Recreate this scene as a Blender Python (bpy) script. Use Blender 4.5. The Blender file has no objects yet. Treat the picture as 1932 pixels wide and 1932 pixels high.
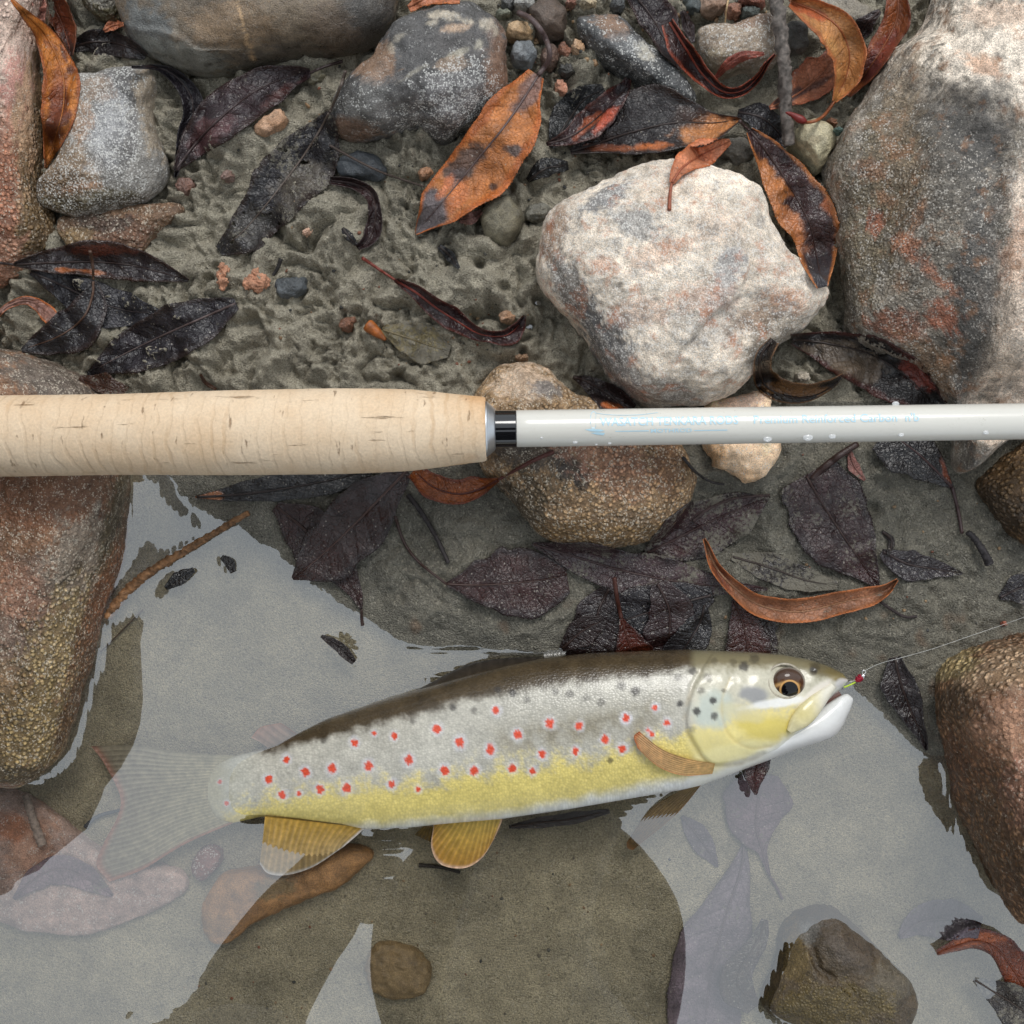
import bpy, math, random
import numpy as np
random.seed(7); rng = np.random.default_rng(11)
scene = bpy.context.scene
R = math.radians

# ------------------------------------------------------------------ camera
CAM_H = 0.36                      # metres above the water level (z = 0)
FRAME = 0.32                      # metres across the picture at the water level
cam_d = bpy.data.cameras.new('camera')
cam = bpy.data.objects.new('camera', cam_d); scene.collection.objects.link(cam)
cam.location = (0, 0, CAM_H); cam.rotation_euler = (0, 0, 0)
cam_d.sensor_width = 36; cam_d.angle = 2*math.atan(FRAME/2/CAM_H)
cam_d.clip_start = 0.01; cam_d.clip_end = 400
scene.camera = cam
# ------------------------------------------------------------------ overcast sky and weak sun
SUN_EL, SUN_ROT = R(52), R(15)
world = bpy.data.worlds.new('World'); scene.world = world; world.use_nodes = True
wt = world.node_tree; wt.nodes.clear()
sky = wt.nodes.new('ShaderNodeTexSky'); sky.sky_type = 'NISHITA'; sky.sun_disc = False
sky.sun_elevation = SUN_EL; sky.sun_rotation = SUN_ROT; sky.air_density = 1.0; sky.dust_density = 4.0
hs = wt.nodes.new('ShaderNodeHueSaturation'); hs.inputs['Saturation'].default_value = 0.25
ovc = wt.nodes.new('ShaderNodeMix'); ovc.data_type = 'RGBA'; ovc.inputs[0].default_value = 0.85          # even cloud cover hiding most of the blue
ovc.inputs[7].default_value = (7.9, 8.6, 9.3, 1)
bg = wt.nodes.new('ShaderNodeBackground'); bg.inputs['Strength'].default_value = 0.10
wo = wt.nodes.new('ShaderNodeOutputWorld')
wt.links.new(sky.outputs[0], hs.inputs['Color']); wt.links.new(hs.outputs[0], ovc.inputs[6]); wt.links.new(ovc.outputs[2], bg.inputs['Color']); wt.links.new(bg.outputs[0], wo.inputs[0])
sun_d = bpy.data.lights.new('sun', 'SUN'); sun_d.energy = 1.5; sun_d.angle = R(24); sun_d.color = (1, 0.97, 0.93)
sun = bpy.data.objects.new('sun', sun_d); scene.collection.objects.link(sun)
sun.rotation_euler = (R(90)-SUN_EL, 0, math.pi - SUN_ROT)
sun.location = (0.5, 2, 3)
scene.view_settings.view_transform = 'Standard'; scene.view_settings.look = 'None'
scene.view_settings.gamma = 1; scene.view_settings.use_curve_mapping = False
scene.view_settings.exposure = 0.12
scene.cycles.use_adaptive_sampling = True; scene.cycles.adaptive_threshold = 0.02; scene.cycles.transparent_max_bounces = 8; scene.cycles.max_bounces = 5; scene.cycles.diffuse_bounces = 2; scene.cycles.glossy_bounces = 3; scene.cycles.transmission_bounces = 2

# ------------------------------------------------------------------ helpers
S = FRAME/1932.0                  # metres per working pixel at the water level
MM = 0.001
def at(u, v, z=0.0):
    """picture position at height z (metres) -> world x, y"""
    k = S*(CAM_H - z)/CAM_H
    return (np.asarray(u, float)-966)*k, -(np.asarray(v, float)-966)*k
def uv_of(x, y, z=0.0):
    k = S*(CAM_H - z)/CAM_H
    return np.asarray(x)/k+966, 966-np.asarray(y)/k
def C(r, g, b, k=1.0):
    f = lambda c: ((c/255+0.055)/1.055)**2.4 if c > 10 else c/255/12.92
    return np.array([f(r)*k, f(g)*k, f(b)*k])
def sstep(a, b, x):
    t = np.clip((x-a)/(b-a), 0, 1); return t*t*(3-2*t)

_perm = rng.permutation(256); _perm = np.concatenate([_perm, _perm, _perm])
_grad = rng.normal(size=(256, 3)); _grad /= np.linalg.norm(_grad, axis=1)[:, None]
def perlin(x, y, z):
    x, y, z = np.broadcast_arrays(np.asarray(x, float), np.asarray(y, float), np.asarray(z, float))
    xi, yi, zi = np.floor(x).astype(int), np.floor(y).astype(int), np.floor(z).astype(int)
    xf, yf, zf = x-xi, y-yi, z-zi
    xi &= 255; yi &= 255; zi &= 255
    f = lambda t: t*t*t*(t*(t*6-15)+10)
    a, b, c = f(xf), f(yf), f(zf); out = 0
    for i in (0, 1):
        for j in (0, 1):
            for k in (0, 1):
                h = _perm[_perm[_perm[xi+i]+yi+j]+zi+k]; g = _grad[h]
                d = g[..., 0]*(xf-i)+g[..., 1]*(yf-j)+g[..., 2]*(zf-k)
                out = out + d*(a if i else 1-a)*(b if j else 1-b)*(c if k else 1-c)
    return out*1.6
def fbm(x, y, z, oct=4, gain=0.5):
    s, a, f = 0, 1.0, 1.0
    for o in range(oct):
        s = s+a*perlin(x*f+o*17.3, y*f+o*5.1, z*f+o*9.7); a *= gain; f *= 2.03
    return s

def link(o): scene.collection.objects.link(o); return o
def mesh_np(name, V, F, mat, parent=None, base=None, attrs=None, cols=None, smooth=True):
    """V (N,3) world coordinates, F (M,4) or (M,3) indices -> one mesh object whose origin is at base"""
    V = np.asarray(V, float); F = np.asarray(F, int)
    if parent is not None and base is None: base = np.array(parent['_o'])
    if base is None: base = np.array([V[:, 0].mean(), V[:, 1].mean(), V[:, 2].min()])
    me = bpy.data.meshes.new(name)
    n, m, k = len(V), len(F), F.shape[1]
    me.vertices.add(n); me.vertices.foreach_set('co', (V-base).astype(np.float32).ravel())
    me.loops.add(m*k); me.loops.foreach_set('vertex_index', F.astype(np.int32).ravel())
    me.polygons.add(m); me.polygons.foreach_set('loop_start', np.arange(0, m*k, k, dtype=np.int32))
    me.polygons.foreach_set('loop_total', np.full(m, k, np.int32))
    me.polygons.foreach_set('use_smooth', np.full(m, smooth, bool))
    me.update(calc_edges=True); me.validate()
    if cols is not None:
        a = me.color_attributes.new('Col', 'FLOAT_COLOR', 'POINT')
        c = np.ones((n, 4), np.float32); c[:, :3] = np.clip(cols, 0.002, 0.95); a.data.foreach_set('color', c.ravel())
    for kx, val in (attrs or {}).items():
        val = np.asarray(val)
        if val.ndim == 2:
            a = me.attributes.new(kx, 'FLOAT_VECTOR', 'POINT'); a.data.foreach_set('vector', val.astype(np.float32).ravel())
        else:
            a = me.attributes.new(kx, 'FLOAT', 'POINT'); a.data.foreach_set('value', np.broadcast_to(val, n).astype(np.float32).copy())
    if mat: me.materials.append(mat)
    o = link(bpy.data.objects.new(name, me))
    if parent is not None: o.parent = parent
    else: o.location = base
    o['_o'] = [float(q) for q in base]
    return o
def empty(name, base):
    o = link(bpy.data.objects.new(name, None)); o.location = base; o.empty_display_size = 0.005
    o['_o'] = [float(q) for q in base]; return o
def tag(o, label, cat, group=None, kind=None):
    if label: o['label'] = label
    if cat: o['category'] = cat
    if group: o['group'] = group
    if kind: o['kind'] = kind
    return o
def grid_faces(a, b, wrap_b=False, off=0):
    i, j = np.meshgrid(np.arange(a-1), np.arange(b if wrap_b else b-1), indexing='ij')
    j2 = (j+1) % b
    return (np.stack([i*b+j, i*b+j2, (i+1)*b+j2, (i+1)*b+j], -1).reshape(-1, 4))+off
def crom(P, n):
    """Catmull-Rom through points P, n samples evenly spaced"""
    P = np.asarray(P, float)
    Q = np.vstack([2*P[0]-P[1], P, 2*P[-1]-P[-2]]); out = []
    for i in range(len(P)-1):
        p0, p1, p2, p3 = Q[i:i+4]; t = np.linspace(0, 1, 24, endpoint=False)[:, None]
        out.append(0.5*((2*p1)+(-p0+p2)*t+(2*p0-5*p1+4*p2-p3)*t**2+(-p0+3*p1-3*p2+p3)*t**3))
    out.append(P[-1:]); A = np.vstack(out)
    d = np.concatenate([[0], np.cumsum(np.linalg.norm(np.diff(A[:, :2], axis=0), axis=1))])
    s = np.linspace(0, d[-1], n)
    return np.stack([np.interp(s, d, A[:, k]) for k in range(A.shape[1])], 1), d[-1]
def interp_s(vals, n):
    """smooth interpolation of evenly spaced values"""
    vals = np.asarray(vals, float)
    if vals.ndim == 0 or len(vals) == 1: return np.full(n, float(np.ravel(vals)[0]))
    x = np.linspace(0, 1, len(vals)); t = np.linspace(0, 1, n); y = np.interp(t, x, vals)
    w = max(3, n//(len(vals)*2)) | 1; ker = np.hanning(w+2)[1:-1]; ker /= ker.sum()
    yp = np.pad(y, w//2, mode='reflect', reflect_type='odd'); r = np.convolve(yp, ker, 'valid')
    return np.clip(r, min(vals), max(vals))

# ------------------------------------------------------------------ node helper
class NT:
    def __init__(s, name):
        s.m = bpy.data.materials.new(name); s.m.use_nodes = True; s.t = s.m.node_tree; s.t.nodes.clear()
        s.out = s.t.nodes.new('ShaderNodeOutputMaterial')
    def n(s, typ, ins=None, **props):
        d = s.t.nodes.new('ShaderNode'+typ)
        for k, v in props.items(): setattr(d, k, v)
        for k, v in (ins or {}).items(): s.put(d.inputs[k], v)
        return d
    def put(s, sock, v):
        if isinstance(v, bpy.types.NodeSocket): s.t.links.new(v, sock)
        elif isinstance(v, bpy.types.Node): s.t.links.new(v.outputs[0], sock)
        else:
            if sock.type == 'RGBA' and not isinstance(v, (int, float)): v = (*[float(q) for q in v[:3]], 1)
            elif sock.type == 'RGBA': v = (v, v, v, 1)
            sock.default_value = v
    def math(s, op, a, b=0.0, c=None, clamp=False):
        d = s.n('Math', operation=op, use_clamp=clamp); s.put(d.inputs[0], a); s.put(d.inputs[1], b)
        if c is not None: s.put(d.inputs[2], c)
        return d.outputs[0]
    def map(s, x, a, b, c, d, smooth=False):
        return s.n('MapRange', {0: x, 1: a, 2: b, 3: c, 4: d}, interpolation_type='SMOOTHSTEP' if smooth else 'LINEAR').outputs[0]
    def mix(s, f, a, b, blend='MIX'):
        d = s.n('Mix', data_type='RGBA', blend_type=blend, clamp_result=False)
        s.put(d.inputs[0], f); s.put(d.inputs[6], a); s.put(d.inputs[7], b); return d.outputs[2]
    def attr(s, name, out='Fac'): return s.n('Attribute', attribute_name=name).outputs[out]
    def noise(s, co, scale, detail=4, rough=0.55, dist=0.0):
        return s.n('TexNoise', {'Vector': co, 'Scale': scale, 'Detail': detail, 'Roughness': rough, 'Distortion': dist}).outputs['Fac']
    def vor(s, co, scale, feature='F1', rnd=1.0):
        return s.n('TexVoronoi', {'Vector': co, 'Scale': scale, 'Randomness': rnd}, feature=feature)
    def obj(s): return s.n('TexCoord').outputs['Object']
    def bump(s, h, dist, strength=1.0, normal=None):
        d = s.n('Bump', {'Height': h, 'Distance': dist, 'Strength': strength})
        if normal is not None: s.put(d.inputs['Normal'], normal)
        return d.outputs[0]
    def grey(s, x):
        d = s.n('CombineColor'); [s.put(d.inputs[i], x) for i in range(3)]; return d.outputs[0]
    def principled(s, **kw):
        d = s.n('BsdfPrincipled')
        for k, v in kw.items(): s.put(d.inputs[k.replace('_', ' ')], v)
        s.t.links.new(d.outputs[0], s.out.inputs[0]); return d

def rock_mat(name, grain=1000, spk=(.75, .74, .70), rough=0.5, bump=1.0, contrast=1.0, tint=None):
    t = NT(name); co = t.obj(); col = t.attr('Col', 'Color')
    n1 = t.noise(co, 260, 5, 0.65); n2 = t.noise(co, 2600, 2, 0.6)
    m = t.math('MULTIPLY', t.map(n1, .3, .7, 1-.38*contrast, 1+.38*contrast), t.map(n2, .3, .7, 1-.38*contrast, 1+.38*contrast))
    c = t.mix(1.0, col, t.grey(m), 'MULTIPLY')
    if tint is not None:
        tn = t.noise(co, 150, 4, .7); c = t.mix(t.map(tn, .54, .66, 0, .6), c, tint[0]); c = t.mix(t.map(tn, .44, .34, 0, .55), c, tint[1])
    v = t.vor(co, grain); g = t.map(v.outputs['Distance'], .2, .62, 1, 0, True)
    cellr = t.n('SeparateColor', {0: v.outputs['Color']}).outputs[0]
    cg = t.mix(g, t.mix(1.0, c, (.36, .33, .30), 'MULTIPLY'), t.mix(1.0, c, t.grey(t.map(cellr, 0, 1, .8, 1.5)), 'MULTIPLY'))
    gran = t.attr('Gran'); c = t.mix(gran, c, cg)
    v2 = t.vor(co, 2300); r2 = t.n('SeparateColor', {0: v2.outputs['Color']}).outputs[1]
    clu = t.map(t.noise(co, 420, 3, .6), .35, .65, -.30, .30)
    sp = t.map(t.math('ADD', t.math('MULTIPLY_ADD', t.attr('Spk'), 0.78, clu), r2), .98, 1.16, 0, 1)
    sp = t.math('MULTIPLY', sp, t.map(t.attr('Spk'), .02, .2, 0, 1))
    sp = t.math('MULTIPLY', sp, t.map(v2.outputs['Distance'], .25, .75, 1, .15))
    c = t.mix(t.math('MULTIPLY', sp, .78), c, spk)
    h = t.math('ADD', t.math('MULTIPLY', g, gran), t.math('MULTIPLY', n1, .9))
    h = t.math('MULTIPLY_ADD', n2, .45, h)
    t.principled(Base_Color=c, Roughness=t.math('ADD', t.attr('Rgh'), t.map(n1, .3, .7, -.1, .1)), Normal=t.bump(h, 0.0007*bump), Specular_IOR_Level=.5)
    return t.m
M_rock = rock_mat('rock_speckled', 1000)
M_gran = rock_mat('rock_granular', 700, (.7, .62, .5), bump=1.25)
M_wart = rock_mat('rock_warty', 520, (.72, .64, .52), bump=1.9)
M_granite = rock_mat('rock_granite', 1300, (.80, .77, .72), contrast=1.1, tint=(C(190,124,88), C(118,116,116)))
M_bould = rock_mat('rock_boulder', 1000, (.66, .61, .54), contrast=1.35, tint=(C(156,112,78), C(104,100,94)))

def leaf_mat():
    t = NT('leaf_blade'); co = t.obj(); col = t.attr('Col', 'Color')
    n1 = t.noise(co, 200, 4, .6); n2 = t.noise(co, 1500, 3, .6)
    m = t.math('MULTIPLY', t.map(n1, .3, .7, .62, 1.38), t.map(n2, .3, .7, .75, 1.25))
    c = t.mix(1.0, col, t.grey(m), 'MULTIPLY')
    ve = t.vor(co, 640, 'DISTANCE_TO_EDGE').outputs['Distance']
    net = t.map(ve, 0.0, .10, 1, 0)
    vein = t.attr('Vein')
    c = t.mix(t.math('MULTIPLY', net, t.map(n1, .35, .65, .05, .42)), c, t.mix(1.0, c, (.22, .18, .16), 'MULTIPLY'))
    c = t.mix(t.math('MULTIPLY', vein, .28), c, t.mix(1.0, c, (.35, .3, .28), 'MULTIPLY'))
    # silt lying on the blade
    n3 = t.noise(co, 900, 4, .75); silt = t.attr('Silt')
    n4 = t.noise(co, 120, 3, .5)
    sm = t.map(t.math('ADD', t.math('MULTIPLY_ADD', n3, .8, t.math('MULTIPLY', n4, .6)), silt), .50, .62, 0, 1)
    c = t.mix(sm, c, C(112, 107, 95))
    vd = t.vor(co, 1300); rd = t.n('SeparateColor', {0: vd.outputs['Color']}).outputs[0]
    dust = t.math('MULTIPLY', t.math('GREATER_THAN', t.math('MULTIPLY_ADD', n4, .06, rd), .99), t.map(vd.outputs['Distance'], .15, .4, .6, 0))
    c = t.mix(dust, c, C(175, 168, 155))
    h = t.math('MULTIPLY_ADD', n2, .5, t.math('MULTIPLY', net, -.16)); h = t.math('MULTIPLY_ADD', vein, -.35, h); h = t.math('MULTIPLY_ADD', n1, 1.6, h)
    rg = t.math('MAXIMUM', t.attr('Rgh'), t.math('MULTIPLY', sm, .75))
    wetc = t.math('MULTIPLY', t.map(t.attr('Rgh'), .1, .32, .5, 0), t.math('SUBTRACT', 1.0, t.math('MULTIPLY', sm, .8)))          # film of water on sodden leaves
    bn = t.bump(h, 0.0006)
    t.principled(Base_Color=c, Roughness=rg, Normal=bn, Specular_IOR_Level=.5, Coat_Weight=wetc, Coat_Roughness=.08, Coat_IOR=1.5, Coat_Normal=bn)
    return t.m
M_leaf = leaf_mat()
def plain_mat(name, col, rough=.5, bump=0, scale=800, var=.3, metal=0.0, coat=0.0):
    t = NT(name); co = t.obj(); n1 = t.noise(co, scale, 5, .6)
    c = t.mix(1.0, tuple(col), t.grey(t.map(n1, .3, .7, 1-var, 1+var)), 'MULTIPLY')
    kw = dict(Base_Color=c, Roughness=rough, Metallic=metal, Coat_Weight=coat)
    if bump: kw['Normal'] = t.bump(n1, bump)
    t.principled(**kw); return t.m
def attr_mat(name, rough=.5, bump=.0003, scale=900, var=.3):
    t = NT(name); co = t.obj(); n1 = t.noise(co, scale, 5, .6)
    c = t.mix(1.0, t.attr('Col', 'Color'), t.grey(t.map(n1, .3, .7, 1-var, 1+var)), 'MULTIPLY')
    t.principled(Base_Color=c, Roughness=rough, Normal=t.bump(n1, bump)); return t.m
M_stalk = attr_mat('leaf_stalk', .4, .0002, 1500)
M_wood = attr_mat('twig_bark', .65, .0006, 700, .45)

# ------------------------------------------------------------------ shared support height map (what lies under a thing)
HG = 0.27; HR = 0.0005; HN = int(2*HG/HR)+1
T = np.zeros((HN, HN))
def t_look(x, y):
    i = np.clip((np.asarray(x)+HG)/HR, 0, HN-1.001); j = np.clip((np.asarray(y)+HG)/HR, 0, HN-1.001)
    a, b = i.astype(int), j.astype(int); f, g = i-a, j-b
    return T[a, b]*(1-f)*(1-g)+T[a+1, b]*f*(1-g)+T[a, b+1]*(1-f)*g+T[a+1, b+1]*f*g
def t_soft(x, y, r=0.0012):
    s = 0
    for k in range(8): s = s+t_look(x+r*math.cos(k*.785), y+r*math.sin(k*.785))
    return np.maximum(s/8, t_look(x, y))
def t_at(u, v, r=0.0012):
    """support height seen at a picture position"""
    u = np.asarray(u, float); v = np.asarray(v, float)
    z = np.full(np.broadcast(u, v).shape, -.02); done = np.zeros(z.shape, bool)
    for zz in np.arange(.066, -.0151, -.0015):                     # walk down the line of sight to the first thing met
        x, y = at(u, v, zz); hit = ~done & (t_look(x, y) >= zz); z[hit] = zz; done |= hit
    for _ in range(2):
        x, y = at(u, v, z); z = t_soft(x, y, r)
    return z
def t_add(V, F, k=4):
    P = V[F[:, :4]]; a = (np.arange(k)+.5)/k
    for p in a:
        for q in a:
            if F.shape[1] == 4: X = P[:, 0]*(1-p)*(1-q)+P[:, 1]*p*(1-q)+P[:, 2]*p*q+P[:, 3]*(1-p)*q
            else: X = P[:, 0]*(1-p)+P[:, 1]*p*(1-q)+P[:, 2]*p*q
            i = np.rint((X[:, 0]+HG)/HR).astype(int); j = np.rint((X[:, 1]+HG)/HR).astype(int)
            ok = (i >= 0) & (i < HN) & (j >= 0) & (j < HN)
            np.maximum.at(T, (i[ok], j[ok]), X[ok, 2])

# ------------------------------------------------------------------ ground: silt bank sloping into the pool
GP = [  # picture x, y, height in mm
 (-150,-150,9),(300,-150,9),(800,-150,9),(1300,-150,9),(1800,-150,10),(2100,-150,10),
 (100,120,7),(400,180,8),(620,90,7),(1000,60,7),(1350,60,7),(1600,100,8),(1900,300,9),
 (400,300,9),(350,440,9),(550,430,11),(700,330,10),(760,470,11),(900,480,9.5),(960,330,8),(1100,300,7),(1020,600,8.5),
 (500,620,11),(700,600,10.5),(850,680,10),(600,700,9),(300,700,6.5),(60,600,7),(200,560,7),(1400,720,7),(1600,700,7),
 (-150,700,6),(420,880,3.0),(600,880,4),(800,900,5),(1000,980,5),(860,1020,6.5),(1300,930,6),(1500,860,6.5),(1700,900,6.5),
 (1900,780,7),(1880,1040,6),(1780,1000,6),(1650,1000,6),(1450,1050,5.5),(1250,1080,5),(1850,1160,5),(1700,1190,4.5),(1500,1180,4),(1620,1240,2.2),
 (1000,1130,4.5),(850,1120,4.8),(760,1100,4.2),(930,1190,2.6),(690,1050,3.2),(560,1000,2.2),(470,960,1.6),
 (270,930,-1.2),(300,1010,-1.5),(380,970,.6),(330,1075,-.8),(450,1000,.1),(520,1060,0),(600,1125,0),(690,1172,0),(790,1226,0),(900,1223,0),(1000,1238,0),(1300,1252,-.4),(1550,1280,0),(1650,1350,0),(1730,1430,0),
 (400,1160,-4.5),(420,1300,-6),(620,1250,-4),(250,1200,-5),(200,1350,-8),(300,1500,-11),(560,1360,-8),(800,1300,-5),(1000,1330,-7),(1200,1400,-8.5),
 (1400,1480,-9),(1550,1420,-6),(1640,1460,-5.5),(1700,1520,-6.5),(1500,1620,-10),(1700,1650,-10),(1850,1650,-9),(1900,1850,-9),(1600,1850,-11),
 (600,1560,-12),(600,1750,-13),(900,1560,-11.5),(900,1750,-13.5),(1250,1650,-12),(1200,1850,-13.5),(300,1700,-12),(100,1850,-11),(-100,1500,-10),
 (500,1932,-13),(1000,2050,-14),(0,2150,-11),(1500,2150,-12),(2100,1900,-7),(2100,1400,-4),(-200,1100,-5),(2150,800,8)]
_gu = np.array([(g[0], g[1]) for g in GP], float); _gz = np.array([g[2] for g in GP], float)
_gx = np.stack(at(_gu[:, 0], _gu[:, 1], _gz*MM), 1)*10
def _tps(r2): return np.where(r2 > 1e-12, r2*np.log(np.maximum(r2, 1e-12)), 0)
_n = len(GP); _K = np.zeros((_n+3, _n+3)); _d2 = ((_gx[:, None]-_gx[None])**2).sum(-1)
_K[:_n, :_n] = _tps(_d2)+np.eye(_n)*.004; _K[:_n, _n] = 1; _K[:_n, _n+1:] = _gx; _K[_n, :_n] = 1; _K[_n+1:, :_n] = _gx.T
_W = np.linalg.solve(_K, np.concatenate([_gz, [0, 0, 0]]))
CLODS = [(455,560,52,5.5),(415,500,30,2.5),(540,565,48,3),(505,505,40,2),(600,520,40,3),(640,470,36,3),(690,560,40,2.5),(570,650,60,2),(470,680,60,2.0),
 (620,410,36,3.2),(730,420,40,3),(800,300,36,3.0),(760,250,60,2),(870,520,40,2.6),(930,560,36,2.6),(990,600,30,3),(905,640,26,2.2),(950,660,30,2.6),
 (640,590,30,2),(780,560,30,2),(1010,470,40,3.4),(1100,150,42,5.0),(1080,120,30,3),(420,300,40,2),(360,350,34,2.2),(380,400,38,2.5),(330,430,30,1.6),
 (550,230,45,2.6),(470,350,40,2),(1560,1110,60,1.6),(1740,1110,40,1.8),(1620,1150,50,1.5),(870,1030,70,2.0),(800,1130,60,1.8),(1700,1040,70,1.2),(1480,1010,60,1.3),(1420,1080,50,1.8),
 (60,580,60,2),(20,620,40,1.6),(320,720,60,2),(1390,905,40,1),(990,445,26,3),(1040,400,26,3),(740,650,40,1.4),(850,600,34,2)]
HOLES = [(1015,565,10,6),(905,505,10,5),(930,590,22,6),(900,600,14,5),(1000,612,10,6),(985,665,8,5),(700,452,30,3),(415,510,9,5),(515,520,12,4),(1420,1040,30,5),(1380,1020,14,3),
 (845,490,14,4),(600,370,24,4),(950,545,10,5),(1120,330,40,3),(1450,130,30,3),(590,470,14,3),(520,610,12,2.5),(660,520,12,3),(760,590,14,2.5),(480,610,16,3),(1650,960,14,4)]
def ground_z(x, y):
    x = np.asarray(x, float); y = np.asarray(y, float)
    xc = np.clip(x, -.2, .2); yc = np.clip(y, -.19, .19)
    P = np.stack([xc.ravel(), yc.ravel()], 1)*10; z = np.empty(len(P))
    for i in range(0, len(P), 60000):
        q = P[i:i+60000]; z[i:i+60000] = _tps(((q[:, None]-_gx[None])**2).sum(-1))@_W[:_n]+_W[_n]+q@_W[_n+1:]
    z = z.reshape(x.shape)
    u, v = uv_of(x, y, 0.006)
    for cu, cv, r, h in CLODS:
        d2 = ((u-cu)**2+(v-cv)**2)/r**2
        m = d2 < 6
        z[m] += h*np.exp(-d2[m]**1.4)
    dry = sstep(-.5, 5, z); up = sstep(780, 700, v)*sstep(-1, 3, z)
    n = fbm(x*75, y*75, 0.3, 4, .55); rid = 1-np.abs(fbm(x*110, y*110, 4.1, 3, .5))*2
    wx = x+.0035*fbm(x*60, y*60, 11.1, 3); wy = y+.0035*fbm(x*60, y*60, 21.7, 3)
    puff = (np.abs(fbm(wx*42, wy*42, 3.3, 4, .55))+.01)**.75; puf2 = (np.abs(fbm(wx*120, wy*120, 9.3, 4, .6))+.01)**.8
    loc = sstep(-.25, .45, fbm(x*38, y*38, 31.3, 2))
    z = z+up*(n*2.6+10.0*(puff-.42)+(1.2+5.4*loc)*(puf2-.42)+(.5+1.0*loc)*fbm(wx*330, wy*330, 7.7, 3, .6)+.45*fbm(x*800, y*800, 2.7, 2))
    z = z+(1-up)*dry*(n*1.5+3.2*(puff-.5)+1.3*(puf2-.5)+.8*fbm(x*220, y*220, 1.7, 3, .6))+(1-dry)*.35*fbm(x*60, y*60, 2.2, 4)+.10*fbm(x*700, y*700, 5.5, 2)
    for cu, cv, r, h in HOLES:
        d2 = ((u-cu)**2+(v-cv)**2)/r**2
        m = d2 < 5
        z[m] -= h*np.exp(-d2[m]**1.5)
    far = sstep(.26, .5, -y); z = z+far*26                          # the bank the photographer crouches on
    out = sstep(.25, .6, np.maximum(np.abs(x), y)); z = z*(1-out*.6)+out*(8+14*fbm(x*3, y*3, 0, 3))
    z = z+sstep(1, 12, np.hypot(x, y))*300*(.5+fbm(x*.1, y*.1, 0, 3)*.6)
    return z*MM
NGf = 690
_s = np.linspace(-.185, .185, NGf); _o = .185+np.geomspace(.002, 60, 46)
ax = np.concatenate([-_o[::-1], _s, _o]); NGt = len(ax)
GX, GY = np.meshgrid(ax, ax, indexing='ij'); GZ = ground_z(GX, GY)
hx = np.linspace(-HG, HG, HN); HX, HY = np.meshgrid(hx, hx, indexing='ij')
_ii = np.clip(np.searchsorted(ax, hx)-1, 0, NGt-2); _ff = (hx-ax[_ii])/(ax[_ii+1]-ax[_ii])
_t1 = GZ[_ii]*(1-_ff[:, None])+GZ[_ii+1]*_ff[:, None]; T[:] = _t1[:, _ii]*(1-_ff)+_t1[:, _ii+1]*_ff; T0 = T.copy()
GU, GV = uv_of(GX, GY, .004)
def ground_mat():
    t = NT('silt'); co = t.obj(); col = t.attr('Col', 'Color')
    n1 = t.noise(co, 120, 4, .6); n2 = t.noise(co, 1900, 3, .7)
    m = t.math('MULTIPLY', t.map(n1, .3, .7, .76, 1.24), t.map(n2, .3, .7, .48, 1.52))
    c = t.mix(1.0, col, t.grey(m), 'MULTIPLY')
    v = t.vor(co, 1900); rc = t.n('SeparateColor', {0: v.outputs['Color']}).outputs[0]
    c = t.mix(t.math('MULTIPLY', t.math('GREATER_THAN', rc, .95), .38), c, C(190, 182, 165))
    c = t.mix(t.math('MULTIPLY', t.math('LESS_THAN', rc, .06), .35), c, C(40, 38, 34))
    h = t.math('MULTIPLY_ADD', n2, .8, t.math('MULTIPLY', v.outputs['Distance'], -.5)); h = t.math('MULTIPLY_ADD', n1, 1.0, h)
    wet = t.attr('Wet')
    t.principled(Base_Color=c, Roughness=t.map(wet, 0, 1, .8, .20), Normal=t.bump(h, 0.0009), Specular_IOR_Level=t.map(wet, 0, 1, .35, .7))
    return t.m
_z = GZ.ravel()/MM; _u, _v = GU.ravel(), GV.ravel()
wetv = np.clip(1-sstep(700, 850, 1932-_v)*sstep(2, 7, _z)-.0, 0, 1)*.85
wetv = np.where(_v < 760, .18, np.clip(.72+.4*fbm(_u*.01, _v*.01, 3, 3), 0, 1))
_f = fbm(_u*.006, _v*.006, 2.0, 4)[:, None]
gc = C(158, 151, 134)+_f*C(60, 55, 48)*.5
gc = np.where((_v < 760)[:, None], gc, C(116, 112, 100)+_f*C(60, 55, 46)*.6)
uw = sstep(.3, -1.2, _z)[:, None]
gc = gc*(1-uw)+uw*(C(158, 147, 122)*(1+.22*_f))
rust = (sstep(.25, .6, fbm(_u*.012, _v*.012, 8, 3))*sstep(1100, 1200, _v)*sstep(1, 2.5, _z))[:, None]
gc = gc*(1-.5*rust)+.5*rust*C(120, 88, 62)
ground = mesh_np('ground', np.stack([GX.ravel(), GY.ravel(), GZ.ravel()], 1), grid_faces(NGt, NGt)[:, ::-1], ground_mat(), base=np.zeros(3),
                 cols=gc, attrs={'Wet': wetv})
tag(ground, 'grey silt bank sloping down into a shallow clear pool', None, kind='structure')
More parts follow.
